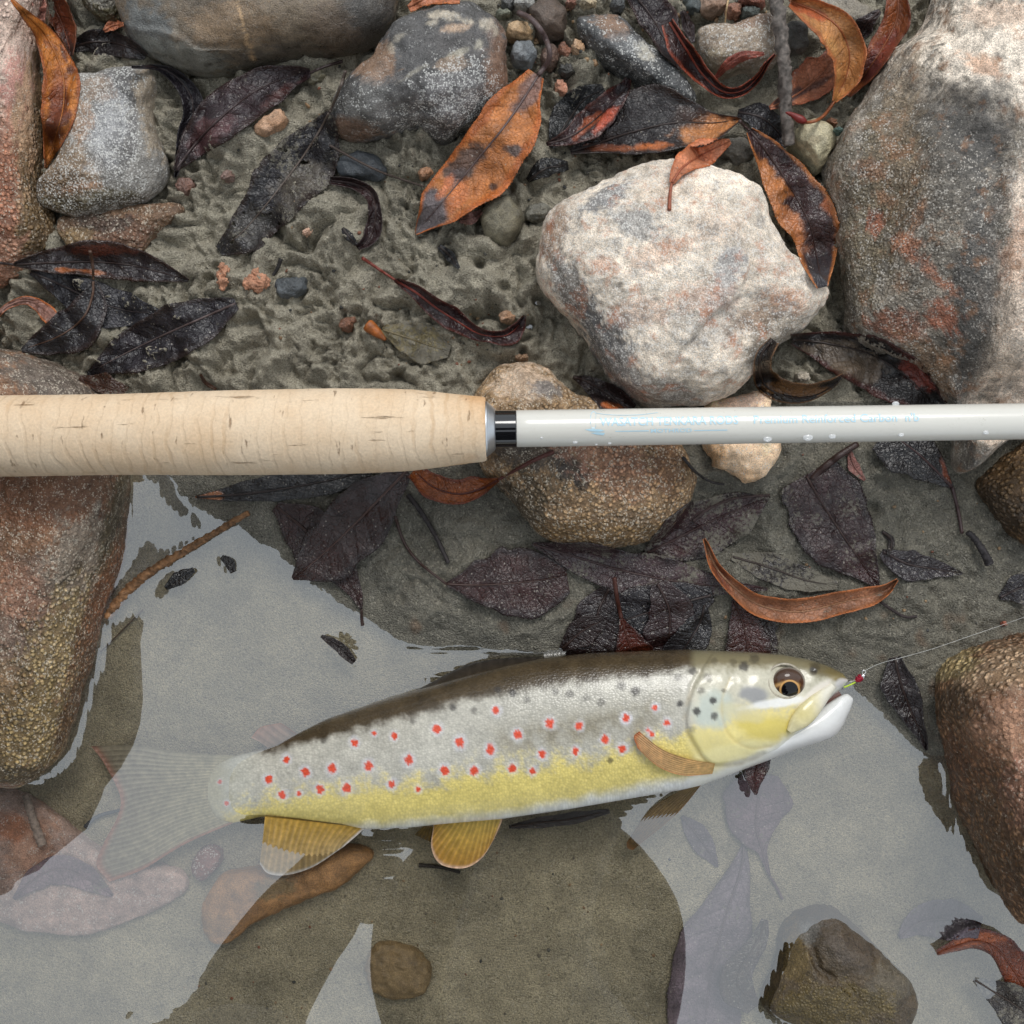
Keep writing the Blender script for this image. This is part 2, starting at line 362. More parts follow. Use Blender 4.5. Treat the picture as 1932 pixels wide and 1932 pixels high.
# ------------------------------------------------------------------ rocks
def blob_mask(u, v, p, soft=1.0, nz=None):
    """p = (u, v, ru, rv, angle_deg, ...) soft elliptical patch with ragged edge"""
    a = R(p[4]); du, dv = u-p[0], v-p[1]
    x = (du*math.cos(a)+dv*math.sin(a))/p[2]; y = (-du*math.sin(a)+dv*math.cos(a))/p[3]
    d = np.sqrt(x*x+y*y)+(nz if nz is not None else 0)
    return sstep(1.18, .82, d) if soft == 1.0 else sstep(1+.5*soft, 1-.5*soft, d)
def rock(name, label, cat, outline, H, mat=None, p=2.4, tilt=(0, 0), feats=(), ridges=(), col=(.3, .27, .24), patches=(), gran=0.0, gpatch=(),
         spk=0.0, spatch=(), rgh=.45, lump=1.6, fine=.25, seed=0, na=150, nr=44, centre=None, group=None, sink=3.0, base_z=None, wig=.0):
    """outline traced as (u, v); H = top height (mm above water)"""
    mat = mat or M_rock
    O = np.asarray(outline, float)
    c0 = np.asarray(centre, float) if centre is not None else (O.min(0)+O.max(0))/2
    # closed smooth outline
    Q = np.vstack([O, O[:1]]); n = len(O); dense = []
    for i in range(n):
        p0, p1, p2, p3 = O[i-1], O[i], O[(i+1) % n], O[(i+2) % n]; tt = np.linspace(0, 1, 16, endpoint=False)[:, None]
        dense.append(.5*(2*p1+(-p0+p2)*tt+(2*p0-5*p1+4*p2-p3)*tt**2+(-p0+3*p1-3*p2+p3)*tt**3))
    D = np.vstack(dense); d = np.concatenate([[0], np.cumsum(np.linalg.norm(np.diff(np.vstack([D, D[:1]]), axis=0), axis=1))])
    s = np.linspace(0, d[-1], na, endpoint=False); D2 = np.vstack([D, D[:1]])
    ou = np.interp(s, d, D2[:, 0]); ov = np.interp(s, d, D2[:, 1])
    gz = float(np.median(t_at(ou, ov)))/MM if base_z is None else base_z
    # waist height: the far-from-centre side of a tall stone is seen at a higher level
    ro = np.stack([ou-c0[0], ov-c0[1]], 1); ro /= np.linalg.norm(ro, axis=1)[:, None]+1e-9
    co = c0-966; cs = (ro@co)/max(np.linalg.norm(co), 1)*min(1, np.linalg.norm(co)/500)
    zw = gz+(H-gz)*(.30+.28*cs)
    wx, wy = at(ou, ov, zw*MM); zc = gz+(H-gz)*.8; cx, cy = at(c0[0], c0[1], zc*MM)
    ru = np.concatenate([np.sin(np.linspace(0, math.pi/2, nr)), [1.0]*0])
    rows = []
    for k, r in enumerate(ru):
        f = (1-min(r, 1)**p)**(1/p) if r < 1 else 0
        rows.append(np.stack([cx+(wx-cx)*r, cy+(wy-cy)*r, zw+(H-zw)*f*1.0], 1))
    nb = 12; zb = min(gz-sink, (gz if base_z is None else base_z)-sink)
    for k in range(1, nb+1):
        q = k/nb; shr = 1-.13*q**1.5
        rows.append(np.stack([cx+(wx-cx)*shr, cy+(wy-cy)*shr, zw*(1-q)+zb*q], 1))
    G = np.stack(rows); NR = len(rows)
    top = np.concatenate([np.clip(1-ru**6, 0, 1), np.zeros(nb)])[:, None]
    U, V = uv_of(G[..., 0], G[..., 1], np.clip(G[..., 2], gz, H)*MM)
    G[..., 2] += top*(tilt[0]*(U-c0[0])+tilt[1]*(V-c0[1]))*.01
    for f in feats:   # (u, v, r, dz[, ry, angle])
        ry = f[4] if len(f) > 4 else f[2]; an = R(f[5]) if len(f) > 5 else 0
        du, dv = U-f[0], V-f[1]; a = (du*math.cos(an)+dv*math.sin(an))/f[2]; b = (-du*math.sin(an)+dv*math.cos(an))/ry
        G[..., 2] += top*f[3]*np.exp(-(a*a+b*b))
    for line, wpx, dz, step in ridges:   # polyline crease: notch of depth dz plus a step to one side
        L, _ = crom(line, 60); dd = np.full(U.shape, 1e9); side = np.zeros(U.shape)
        for a in range(59):
            A, B = L[a], L[a+1]; e = B-A; tq = np.clip(((U-A[0])*e[0]+(V-A[1])*e[1])/(e@e+1e-9), 0, 1)
            px, py = U-(A[0]+tq*e[0]), V-(A[1]+tq*e[1]); q = np.hypot(px, py); m = q < dd
            dd = np.where(m, q, dd); side = np.where(m, np.sign(e[0]*py-e[1]*px), side)
        G[..., 2] += top*(-dz*np.exp(-(dd/wpx)**2)+step*sstep(-wpx, wpx, dd*side)*np.exp(-(dd/(wpx*7))**2))
    # surface normals of the grid and noise along them
    V3 = G.copy(); V3[..., 2] *= MM
    da = np.roll(V3, -1, 1)-np.roll(V3, 1, 1); dr = np.gradient(V3, axis=0); N = np.cross(dr, da)
    N /= np.linalg.norm(N, axis=2)[..., None]+1e-12; N[0] = (0, 0, 1)
    N[0] = np.where((N[1].mean(0)[2] > 0), 1, -1)*np.array([0, 0, 1])
    sg = 1 if N[1:nr//2, :, 2].mean() > 0 else -1; N *= sg; N[0] = (0, 0, 1)
    sx = V3[..., 0]+seed*.37; sy = V3[..., 1]+seed*.21; sz = V3[..., 2]
    size = np.ptp(wx)+np.ptp(wy); f0 = 5.0/size
    dsp = lump*fbm(sx*f0*1.6, sy*f0*1.6, sz*f0*1.6, 4, .5)*.8+fine*fbm(sx*420, sy*420, sz*420, 3, .6)
    fade = np.concatenate([np.minimum(1, ru*1.0+.0), np.ones(nb)])[:, None]
    c_d = dsp[1:4].mean(); dsp = dsp*np.clip(fade*6, 0, 1)+c_d*(1-np.clip(fade*6, 0, 1))
    V3 = V3+N*(dsp*MM)[..., None]
    X = V3.reshape(-1, 3); F = grid_faces(NR, na, True)
    if sg < 0: F = F[:, ::-1]
    uu, vv = U.ravel(), V.ravel(); nz = .34*fbm(uu*.02+seed, vv*.02, X[:, 2]*300, 4, .6)+.30*fbm(uu*.07+seed, vv*.07, X[:, 2]*300, 3, .65)+.30*fbm(uu*.2+seed, vv*.2, X[:, 2]*300, 2, .65)
    nz2 = fbm(uu*.011+seed*3, vv*.011, 1.5, 4)[:, None]
    cc = np.broadcast_to(np.asarray(col, float), (len(X), 3))*(1+.30*nz2)
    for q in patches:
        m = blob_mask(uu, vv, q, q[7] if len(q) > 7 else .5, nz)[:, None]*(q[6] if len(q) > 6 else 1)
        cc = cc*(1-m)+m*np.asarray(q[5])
    g = np.full(len(X), float(gran)); sp = np.full(len(X), float(spk))
    for q in gpatch: m = blob_mask(uu, vv, q, .7, nz); g = g*(1-m)+m*q[5]
    for q in spatch: m = blob_mask(uu, vv, q, .8, nz); sp = sp*(1-m)+m*q[5]
    gm = cc.mean(1, keepdims=True); cc = (gm+(cc-gm)*.86)*1.18
    t_add(X, F, 5)
    o = mesh_np(name, X, F, mat, base=np.array([cx, cy, zb*MM]), cols=cc, attrs={'Gran': g, 'Spk': sp, 'Rgh': rgh})
    return tag(o, label, cat, group)

GREY, DK = C(120, 116, 110), C(48, 46, 46)
ORG, RED, TAN, PALE, OCH = C(178, 98, 55), C(150, 80, 62), C(190, 160, 125), C(205, 195, 180), C(150, 112, 62)
# tall reddish granular stone at the left border
rock('stone', 'long pink and rust stone covered in beige grains under the curled orange leaf', 'stone',
     [(78,-60),(72,40),(78,150),(84,240),(84,330),(98,400),(100,470),(60,508),(-10,540),(-120,520),(-170,300),(-160,60),(-100,-80)], 24, M_gran, p=2.6,
     col=C(176,126,98), patches=[(20,80,70,160,0,C(214,186,168),.9),(45,170,36,70,0,C(178,116,102),.8),(10,330,60,110,0,C(168,104,70),.7),(60,300,30,200,0,C(176,146,108),.7),(82,430,40,140,0,C(105,82,45),.9),(84,250,22,200,0,C(120,95,60),.8)],
     gran=.7, gpatch=[(40,150,45,110,0,.1)], spk=.2, seed=1, feats=[(30,160,60,2)])
# grey speckled tooth-shaped stone
rock('stone', 'tooth-shaped grey stone peppered with white grains lying on bare silt', 'stone',
     [(150,143),(190,140),(232,132),(270,128),(290,140),(296,165),(290,210),(300,250),(318,300),(318,338),(300,365),(270,386),(220,401),(160,409),(110,402),(82,384),(75,358),(92,332),(112,290),(120,240),(138,185)], 20, p=3.2,
     col=C(128,124,118), patches=[(240,165,40,40,0,C(70,68,68),.8),(285,200,26,90,-10,C(140,125,105),.9),(125,320,60,60,0,C(125,98,66),.8),(110,380,60,30,0,C(110,88,60),.8),(200,240,40,70,10,C(158,158,160),.7),(150,230,26,40,20,C(160,120,84),.6),(180,170,30,22,0,C(150,120,92),.5),(215,300,24,40,0,C(88,86,86),.5),(150,360,40,14,-10,C(172,124,88),.5),(250,260,12,50,5,C(95,92,92),.7),(165,380,110,18,-6,C(92,84,60),.8)],
     gran=.15, gpatch=[(105,370,50,50,0,.6),(170,395,130,18,-8,.7)], spk=.6, spatch=[(285,240,30,120,-8,.12)], seed=2, lump=1.0,
     feats=[(275,170,30,2.5,60,0),(235,190,28,-1.8,60,10),(200,330,60,1)])
rock('stone', 'low brown stone half buried below the tooth-shaped grey stone', 'stone',
     [(112,412),(180,400),(260,388),(335,385),(345,402),(312,425),(285,455),(262,482),(200,478),(150,474),(120,455)], 13, M_gran, p=2.6,
     col=C(128,98,72), patches=[(220,440,60,30,0,C(115,80,60),.8),(190,420,50,15,0,C(70,60,54),.7),(140,455,40,25,0,C(140,115,75),.7)], gran=.45, spk=.25, seed=3, lump=.7)
rock('stone', 'large oval grey and brown river stone with a thin pale vein', 'stone',
     [(226,-10),(230,40),(245,75),(280,106),(330,131),(380,143),(430,141),(520,123),(600,114),(680,95),(735,62),(752,20),(745,-60),(650,-120),(450,-150),(280,-110)], 27, p=2.6,
     col=C(104,90,72), patches=[(270,70,60,70,20,C(88,92,92),.85),(345,110,100,30,14,C(112,112,104),.8),(690,30,60,80,0,C(58,56,54),.85),(560,100,150,22,-8,C(66,62,55),.7),(430,45,90,40,0,C(122,98,70),.7),(462,60,3.5,62,-14,C(176,142,100),.9,.6),(330,60,4,40,-8,C(130,122,108),.6),(620,50,50,50,0,C(88,72,56),.7)],
     spk=.05, rgh=.32, seed=4, lump=1.2, fine=.15, ridges=[([(265,50),(310,55),(350,70),(372,90),(420,92),(480,98)], 6, .8, 1.6)])
rock('stone', 'small mossy dark stone wedged against the large oval river stone', 'stone',
     [(152,-10),(165,15),(188,38),(212,43),(228,30),(226,-25),(190,-40)], 15, M_gran, col=C(82,76,50), patches=[(195,0,30,20,0,C(110,106,100),.7)], gran=.5, spk=.15, seed=5, na=70, nr=24, lump=.7)
rock('stone', 'smooth dark stone frosted white with pale lichen patches beside the big orange leaf', 'stone',
     [(745,45),(775,27),(820,15),(870,11),(915,20),(945,46),(958,85),(957,150),(948,192),(925,222),(890,250),(855,269),(828,268),(795,256),(745,262),(690,266),(650,258),(627,240),(626,212),(640,176),(667,140),(702,110),(722,80)], 31, p=2.3,
     col=C(78,76,75), patches=[(705,115,45,40,-30,C(140,105,75),.7),(940,120,26,70,0,C(132,98,75),.8),(660,245,60,22,8,C(120,90,68),.75),(870,80,60,40,0,C(84,80,78),.6),(690,190,60,40,0,C(110,108,104),.6),
      (835,32,34,9,4,C(186,172,150),.75,.8),(862,52,26,7,-8,C(182,150,120),.75,.8),(880,40,20,4,10,C(186,172,150),.7,.8),(815,45,10,5,0,C(176,164,144),.7,.8),(920,45,11,11,0,C(180,168,148),.6,.8),(935,60,5,9,0,C(180,168,148),.6,.8),(862,100,20,7,-20,C(168,160,140),.6,.8),(905,82,7,10,30,C(170,162,142),.6,.8),(755,75,18,6,-40,C(160,150,132),.55,.8),(740,92,8,10,-40,C(160,150,132),.5,.8),(785,135,26,4,-30,C(155,148,132),.5,.8),(850,120,28,14,0,C(150,125,100),.7),(850,180,60,40,-20,C(120,116,116),.5)],
     spk=.1, spatch=[(860,190,75,65,-20,.75),(800,225,80,40,0,.5),(880,150,60,40,0,.6),(680,190,50,40,0,.3)], rgh=.28, seed=6, lump=1.6, fine=.12,
     feats=[(720,190,40,-1.5),(690,235,30,1.2),(745,215,26,-1.5)])
rock('stone', 'dark wet stone with a brown upper end sloping under black leaves', 'stone',
     [(1088,42),(1110,31),(1150,29),(1182,38),(1212,76),(1252,110),(1298,160),(1310,200),(1270,205),(1215,175),(1160,140),(1120,105),(1095,70)], 19, p=2.2,
     col=C(72,72,72), patches=[(1150,45,36,22,20,C(128,98,75),.9),(1215,100,22,14,40,C(190,182,165),.7),(1180,85,30,20,40,C(110,110,110),.6)], spk=.22, spatch=[(1210,105,50,24,40,.45)], rgh=.3, seed=7, lump=.8)
rock('stone', 'tan frosted stone held between the grey twig and curled red leaves', 'stone',
     [(1314,72),(1330,56),(1385,47),(1440,29),(1463,33),(1470,70),(1468,110),(1440,134),(1395,140),(1362,150),(1338,146),(1316,115)], 18, p=2.8, col=C(150,132,112),
     patches=[(1425,38,50,12,-12,C(112,82,62),.7),(1350,120,40,30,0,C(128,116,92),.7)], spk=.45, spatch=[(1360,130,50,20,0,.12)], seed=8, lump=.7, rgh=.4)
rock('pebble', 'smooth olive beige egg-shaped pebble beside the boulder', 'pebble',
     [(1510,238),(1530,227),(1552,231),(1571,247),(1575,268),(1557,305),(1537,333),(1518,322),(1500,300),(1487,278),(1498,254)], 20, p=2.4, col=C(168,158,126), patches=[(1535,265,12,10,0,C(138,120,88),.5),(1505,275,10,8,0,C(150,136,104),.6)], seed=9, lump=.6, fine=.1, na=90, nr=30, rgh=.35)
# big boulder on the right
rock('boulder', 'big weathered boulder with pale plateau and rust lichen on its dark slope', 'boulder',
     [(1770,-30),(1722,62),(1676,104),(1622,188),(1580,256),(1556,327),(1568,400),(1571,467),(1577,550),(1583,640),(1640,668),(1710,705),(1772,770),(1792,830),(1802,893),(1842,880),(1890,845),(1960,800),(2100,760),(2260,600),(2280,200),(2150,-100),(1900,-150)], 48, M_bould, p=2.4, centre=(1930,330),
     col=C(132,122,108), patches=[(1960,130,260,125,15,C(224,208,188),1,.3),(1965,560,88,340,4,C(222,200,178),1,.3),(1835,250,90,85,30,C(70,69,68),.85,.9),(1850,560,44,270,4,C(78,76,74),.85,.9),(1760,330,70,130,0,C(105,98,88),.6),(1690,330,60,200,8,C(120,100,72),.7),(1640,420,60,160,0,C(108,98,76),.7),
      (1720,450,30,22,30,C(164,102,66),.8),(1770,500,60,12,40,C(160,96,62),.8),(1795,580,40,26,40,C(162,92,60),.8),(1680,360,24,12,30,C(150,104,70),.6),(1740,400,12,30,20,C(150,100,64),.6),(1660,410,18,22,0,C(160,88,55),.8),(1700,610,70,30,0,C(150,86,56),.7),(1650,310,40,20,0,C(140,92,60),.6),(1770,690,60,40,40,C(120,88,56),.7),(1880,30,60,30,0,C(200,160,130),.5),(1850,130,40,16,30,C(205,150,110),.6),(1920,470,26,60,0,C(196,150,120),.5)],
     gran=.25, gpatch=[(1690,450,110,260,5,.5),(1960,150,200,140,0,.0)], spk=.28, spatch=[(1960,130,240,130,0,.05),(1840,600,60,300,0,.2)], rgh=.55, seed=10, lump=3.2, fine=.4, na=300, nr=90,
     feats=[(1845,245,60,-7,45,35),(1960,120,150,4),(1700,250,90,-8,160,15),(1640,500,80,-9,200,0),(1760,620,80,-10,160,10),(1950,550,60,3,200,2),(1960,770,150,-20,90,-12),(1860,740,90,-9,70,20)],
     ridges=[([(1690,120),(1760,160),(1840,180),(1900,215),(1900,300),(1890,420),(1905,560),(1920,720)], 16, .6, -3.0)])
rock('stone', 'large squarish pink granite stone under the small peach leaf', 'stone',
     [(1017,490),(1024,445),(1040,408),(1100,371),(1180,331),(1240,309),(1300,311),(1372,332),(1420,367),(1450,412),(1482,470),(1520,511),(1554,548),(1548,580),(1510,618),(1468,648),(1432,680),(1402,710),(1372,742),(1330,766),(1280,773),(1232,770),(1192,755),(1152,720),(1112,660),(1070,600),(1034,556),(1018,520)], 38, M_granite, p=3.4,
     col=C(208,192,172), patches=[(1150,370,60,18,-25,C(100,102,106),.8),(1190,420,60,26,20,C(128,128,128),.7),(1090,560,26,110,-28,C(84,82,82),.8),(1150,660,40,90,-30,C(90,90,92),.85),(1230,740,90,30,10,C(128,122,116),.7),(1370,520,26,60,20,C(130,130,134),.7),(1440,590,70,24,-30,C(150,118,92),.7),(1330,600,70,50,0,C(140,132,124),.5),(1460,640,60,50,-45,C(96,84,70),.7),  # dark lower right patch paints in the shade of that facet
      (1250,480,60,24,-20,C(192,144,114),.4),(1140,500,24,16,0,C(186,128,96),.5),(1320,560,60,30,0,C(194,150,124),.35),(1210,590,50,30,0,C(188,136,108),.35),(1480,560,40,20,20,C(180,128,96),.6),(1350,430,50,30,0,C(206,180,156),.6),(1045,440,18,50,20,C(150,118,92),.7),(1270,360,70,24,0,C(206,184,160),.6)],
     spk=.5, rgh=.55, seed=11, lump=1.8, fine=.4, na=260, nr=80, feats=[(1060,560,40,-4,140,-28),(1430,600,60,-5,50,-30),(1300,450,120,2)],
     ridges=[([(1395,440),(1412,500),(1402,540),(1380,575),(1340,600),(1305,640)], 6, 1.0, 2.4),([(1050,500),(1075,560),(1110,600),(1125,640)], 7, 1.4, -1.8)])
rock('stone', 'rounded beige granular stone carrying the end of the cork handle', 'stone',
     [(892,748),(908,722),(940,696),(985,683),(1030,691),(1052,715),(1080,742),(1140,765),(1228,800),(1282,842),(1306,892),(1305,932),(1284,970),(1240,1010),(1180,1030),(1110,1033),(1042,1020),(992,980),(950,930),(920,900),(896,862),(880,810)], 29.3, M_gran, p=2.4, centre=(1060,850),
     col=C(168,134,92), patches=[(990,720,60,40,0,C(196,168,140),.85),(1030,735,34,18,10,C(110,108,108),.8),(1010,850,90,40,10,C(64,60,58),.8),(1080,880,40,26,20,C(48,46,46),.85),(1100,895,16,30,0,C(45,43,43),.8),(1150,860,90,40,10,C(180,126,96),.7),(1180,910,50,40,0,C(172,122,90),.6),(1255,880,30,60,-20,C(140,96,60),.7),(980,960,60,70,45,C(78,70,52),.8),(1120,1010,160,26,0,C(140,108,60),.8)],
     gran=.85, gpatch=[(990,730,90,50,0,.3),(1030,860,90,36,0,.35)], spk=.3, rgh=.5, seed=12, lump=1.6, na=220, nr=64)
rock('stone', 'pale peach quartz stone crossed by the white rod', 'stone',
     [(1334,762),(1378,750),(1420,740),(1450,736),(1456,770),(1466,805),(1471,848),(1447,890),(1411,912),(1392,903),(1372,887),(1346,882),(1340,866),(1325,832)], 17, p=2.8, col=C(226,190,150),
     patches=[(1400,760,50,20,-10,C(206,170,150),.7),(1350,860,26,26,0,C(214,165,110),.7),(1410,900,30,14,0,C(216,170,120),.7)], spk=.2, rgh=.35, seed=13, lump=.9, na=110, nr=36, feats=[(1380,850,30,1.5)])
rock('stone', 'big rust brown stone at the pool edge supporting the cork handle', 'stone',
     [(-60,640),(0,662),(60,672),(130,700),(200,742),(236,800),(247,880),(246,960),(238,1030),(222,1090),(184,1200),(158,1290),(132,1370),(102,1440),(60,1474),(0,1482),(-120,1440),(-200,1200),(-210,900),(-160,700)], 27.5, M_gran, p=2.8, centre=(40,1030),
     col=C(132,96,68), patches=[(90,715,110,40,20,C(104,94,84),.9),(60,950,150,50,10,C(134,88,58),.8),(120,930,110,40,0,C(116,80,56),.6),(40,1180,70,130,20,C(122,104,92),.7),(30,1120,80,50,30,C(160,110,80),.6),(150,1060,60,90,20,C(140,128,112),.8),(110,1230,60,120,25,C(182,156,104),.85),(60,1380,90,100,20,C(166,140,86),.9),(0,1300,60,60,0,C(140,112,70),.6),(212,1000,22,140,12,C(92,82,54),.8),(190,1140,24,150,22,C(140,88,50),.85),(140,1320,16,120,20,C(124,84,46),.85),(50,1460,120,16,-4,C(100,84,52),.8)],
     gran=.35, gpatch=[(110,1230,80,160,20,.95),(60,1390,110,100,10,.95),(210,990,30,160,8,.6),(60,900,140,60,0,.08),(60,715,120,40,10,.25)], spk=.3, rgh=.36, seed=14, lump=2.2, na=260, nr=72,
     feats=[(170,1150,50,-5,200,18),(60,820,120,2)])
rock('stone', 'warty orange brown stone rising from the water behind the trout snout', 'stone',
     [(1747,1300),(1760,1260),(1802,1225),(1870,1203),(1932,1197),(2050,1200),(2160,1350),(2150,1600),(2060,1740),(1945,1745),(1902,1690),(1862,1622),(1832,1560),(1812,1505),(1786,1450),(1766,1390),(1752,1340)], 45, M_wart, p=3.6, centre=(1930,1440),
     col=C(160,116,76), patches=[(1900,1260,110,40,-15,C(214,178,138),.85),(1800,1250,50,30,-30,C(205,182,120),.8),(1900,1370,70,70,0,C(184,136,110),.5),(1800,1330,40,40,0,C(96,70,40),.75),(1850,1440,70,40,30,C(130,84,48),.7),(1800,1450,40,90,-25,C(134,88,52),.8),(1880,1600,50,110,-25,C(118,82,44),.85),(1930,1500,40,60,0,C(180,128,104),.6)],
     gran=.9, gpatch=[(1920,1380,70,70,0,.4)], spk=.15, rgh=.42, seed=15, lump=2.0, na=220, nr=64, fine=.5)
rock('stone', 'dark grainy stone edge beside small black leaf scraps on wet silt', 'stone',
     [(1843,912),(1868,880),(1910,850),(1945,832),(2020,850),(2040,980),(1990,1040),(1930,1022),(1888,990),(1860,950)], 20, M_gran, col=C(120,92,58), patches=[(1890,960,50,40,30,C(70,58,44),.7),(1920,890,50,40,0,C(140,108,66),.6)], gran=.9, seed=16, lump=1.0, na=130, nr=40)
rock('stone', 'smooth ridged stone breaking the water surface below the trout head', 'stone',
     [(1470,1752),(1500,1721),(1545,1704),(1582,1715),(1640,1770),(1700,1832),(1726,1880),(1722,1918),(1680,1955),(1560,1950),(1480,1920),(1438,1893),(1450,1850),(1464,1800)], 8.5, p=2.5, centre=(1580,1830), base_z=-11,
     col=C(78,64,44), patches=[(1600,1770,70,40,40,C(82,70,58),.7),(1680,1850,40,60,30,C(98,90,74),.6),(1560,1900,110,40,0,C(100,84,42),.85),(1500,1800,26,60,0,C(112,92,50),.8),(1525,1760,20,24,0,C(104,102,98),.7)], gran=.2, gpatch=[(1570,1900,120,40,0,.5)], spk=.0, rgh=.10, seed=17, fine=.06, lump=1.2, na=160, nr=46,
     feats=[(1600,1790,60,1.5,26,45)], ridges=[([(1515,1740),(1530,1790),(1545,1830),(1570,1850)], 7, 1.8, 1.6)])
rock('stone', 'orange brown stone on the pool bed under the anal fin', 'stone',
     [(382,1722),(390,1682),(420,1652),(462,1640),(560,1616),(640,1594),(690,1598),(702,1618),(642,1668),(562,1702),(482,1742),(432,1776),(396,1776)], -4.0, p=2.6, base_z=-12.5,
     col=C(150,106,56), patches=[(520,1670,40,24,-30,C(104,90,56),.7),(400,1750,40,30,0,C(128,94,50),.7),(600,1630,60,20,-20,C(168,120,64),.6)], gran=.1, seed=18, lump=1.2, na=130, nr=36)
rock('pebble', 'round brown pebble alone on the pool bed', 'pebble', [(690,1830),(700,1790),(740,1775),(790,1790),(815,1830),(800,1875),(750,1885),(705,1870)], -7.5, base_z=-13.5, col=C(118,96,62), seed=19, lump=.8, na=80, nr=26)
rock('stone', 'broad pale pink slab under water below the tail fin', 'stone',
     [(-80,1520),(20,1490),(110,1530),(200,1600),(300,1630),(352,1650),(342,1690),(255,1736),(150,1759),(80,1756),(0,1741),(-90,1720)], -5.5, p=3.0, base_z=-12, col=C(158,130,118), patches=[(60,1590,50,70,20,C(170,120,90),.6),(250,1690,80,30,-15,C(150,122,112),.6),(20,1560,30,30,0,C(150,82,34),.7)], spk=.15, seed=20, lump=1.2, na=140, nr=40)
rock('pebble', 'dark red pebble wedged under the lower tail lobe', 'pebble', [(362,1640),(372,1610),(395,1592),(418,1600),(420,1622),(400,1648),(378,1660)], -5, base_z=-12, col=C(104,66,58), spk=.3, seed=21, lump=.6, na=60, nr=20)
# small pebbles: (label, u, v, ru, rv, angle, top over ground mm, colour)
PB = [('pale olive pebble beside the thin leaf stalk',598,147,17,13,-30,4,C(150,142,112)),('orange gritty pebble under the dark serrated leaf',512,235,34,22,-35,6,C(190,140,95)),
 ('blue black pebble beneath the thin twig',682,316,44,30,10,7,C(58,64,70)),('dark slate pebble sunk in the silt lumps',548,542,34,20,-10,4,C(76,82,86)),
 ('olive grey egg pebble pressed into silt below the big orange leaf',948,422,40,50,15,10,C(122,114,88)),('small grey pebble touching the olive egg pebble',1013,402,26,16,-10,5,C(120,116,100)),
 ('golden tan pebble below the leaf stalk',980,62,24,21,0,8,C(200,160,105)),('smooth blue grey wedge pebble beside the frosted dark stone',988,103,26,27,0,8,C(138,144,148)),
 ('brown and grey blocky stone behind the curved stalk',1032,40,38,44,10,13,C(98,80,66)),('reddish flat chip in the gravel',1065,97,13,16,-20,4,C(170,110,78)),
 ('pale orange bean-shaped pebble in the gravel',1091,92,11,17,-20,5,C(222,172,120)),('brown rough pebble under the curved stalk',1037,108,17,24,10,6,C(118,88,72)),
 ('peach pebble behind the big orange leaf',1058,168,11,17,0,4,C(200,130,92)),('peach pebble peeking out at the edge of the big orange leaf',803,328,14,11,-40,5,C(190,130,80)),
 ('dark flat chip below the gravel',1070,133,17,12,0,4,C(70,68,64)),('dark blue grey pebble at the picture top',1310,15,24,22,20,8,C(74,82,82)),('pinkish tan pebble at the picture top',1345,8,30,24,-20,7,C(168,132,105)),
 ('round orange brown pebble by the tan frosted stone',1384,20,14,15,0,6,C(170,112,80)),('dark green grey pebble above the tan frosted stone',1416,26,16,14,0,6,C(86,94,88)),('rust pebble at the foot of the twig',1420,5,24,12,15,6,C(150,84,58)),
 ('reddish pebble pressed in mud below the tooth-shaped stone',350,352,16,18,-20,4,C(140,98,80)),('small pinkish pebble by the decaying leaf',430,332,12,10,0,3,C(136,104,90)),
 ('brown orange pebble on the mud above the cork handle',655,612,16,12,-30,4,C(140,90,60)),('tan pebble under the small twisted dark leaf',956,598,14,12,0,5,C(190,140,95)),
 ('shiny brown bean pebble above the beige granular stone',984,675,13,6,0,4,C(160,120,80)),('white chip inside the curled black leaf',1512,712,15,10,-15,6,C(215,200,175)),
 ('teal grey pebble between boulder and egg-shaped pebble',1581,247,8,6,0,4,C(80,110,100)),('rusty pebble behind the egg-shaped pebble',1568,232,10,8,0,4,C(150,95,55)),
 ('dark grey pebble at the picture top among gravel',960,8,14,18,15,6,C(92,92,90)),('greenish lichen pebble beside the frosted stone',950,28,16,9,-10,5,C(128,130,108)),('slate pebble in the gravel at the picture top',1165,12,13,16,0,6,C(84,86,86)),
 ('cream pebble in the gravel at the picture top',1110,8,16,9,10,6,C(205,182,140)),('small pink chip in the gravel',1077,6,9,8,0,5,C(190,130,105)),('cream and grey pebble beside the blocky brown stone',990,8,18,14,0,6,C(160,158,150)),
 ('pale orange chip among curled red leaves',1505,50,12,10,0,4,C(160,110,88)),('grey silty cobble beneath the rolled dark leaf',1390,285,34,24,0,6,C(96,90,78)),('grey brown silty lump under the orange twisted leaf',1500,70,26,30,0,6,C(80,76,68)),
 ('tan stone top under the brown leaf at the picture top',1590,20,70,30,20,6,C(150,140,122)),('small orange chip on silt near the tippet line',1893,1176,5,4,0,2,C(180,95,60)),('small tan pebble on the silt lumps',580,437,9,7,0,2.5,C(196,150,118))]
for i, (lb, u, v, ru, rv, an, h, c) in enumerate(PB):
    r2 = random.Random(i); a = np.linspace(0, 2*math.pi, 11, endpoint=False); A = R(an)
    q = 1+np.array([r2.uniform(-.13, .13) for _ in a])
    x, y = ru*q*np.cos(a), rv*q*np.sin(a)
    g = float(np.median(t_at(np.array([u-ru, u+ru, u, u, u]), np.array([v, v, v-rv, v+rv, v]))))/MM
    rock('pebble', lb, 'pebble', np.stack([u+x*math.cos(A)-y*math.sin(A), v+x*math.sin(A)+y*math.cos(A)], 1), g+h*.8, M_rock, p=2.5, col=(c*.8+.2*c.mean())*.9, base_z=g, spk=.04, gran=.05, rgh=.4, seed=30+i,
         lump=.7, fine=.15, na=40, nr=14, patches=[(u+ru*.3, v-rv*.2, ru*.6, rv*.6, 0, c*np.array([.75, .72, .7]), .6)], sink=2)
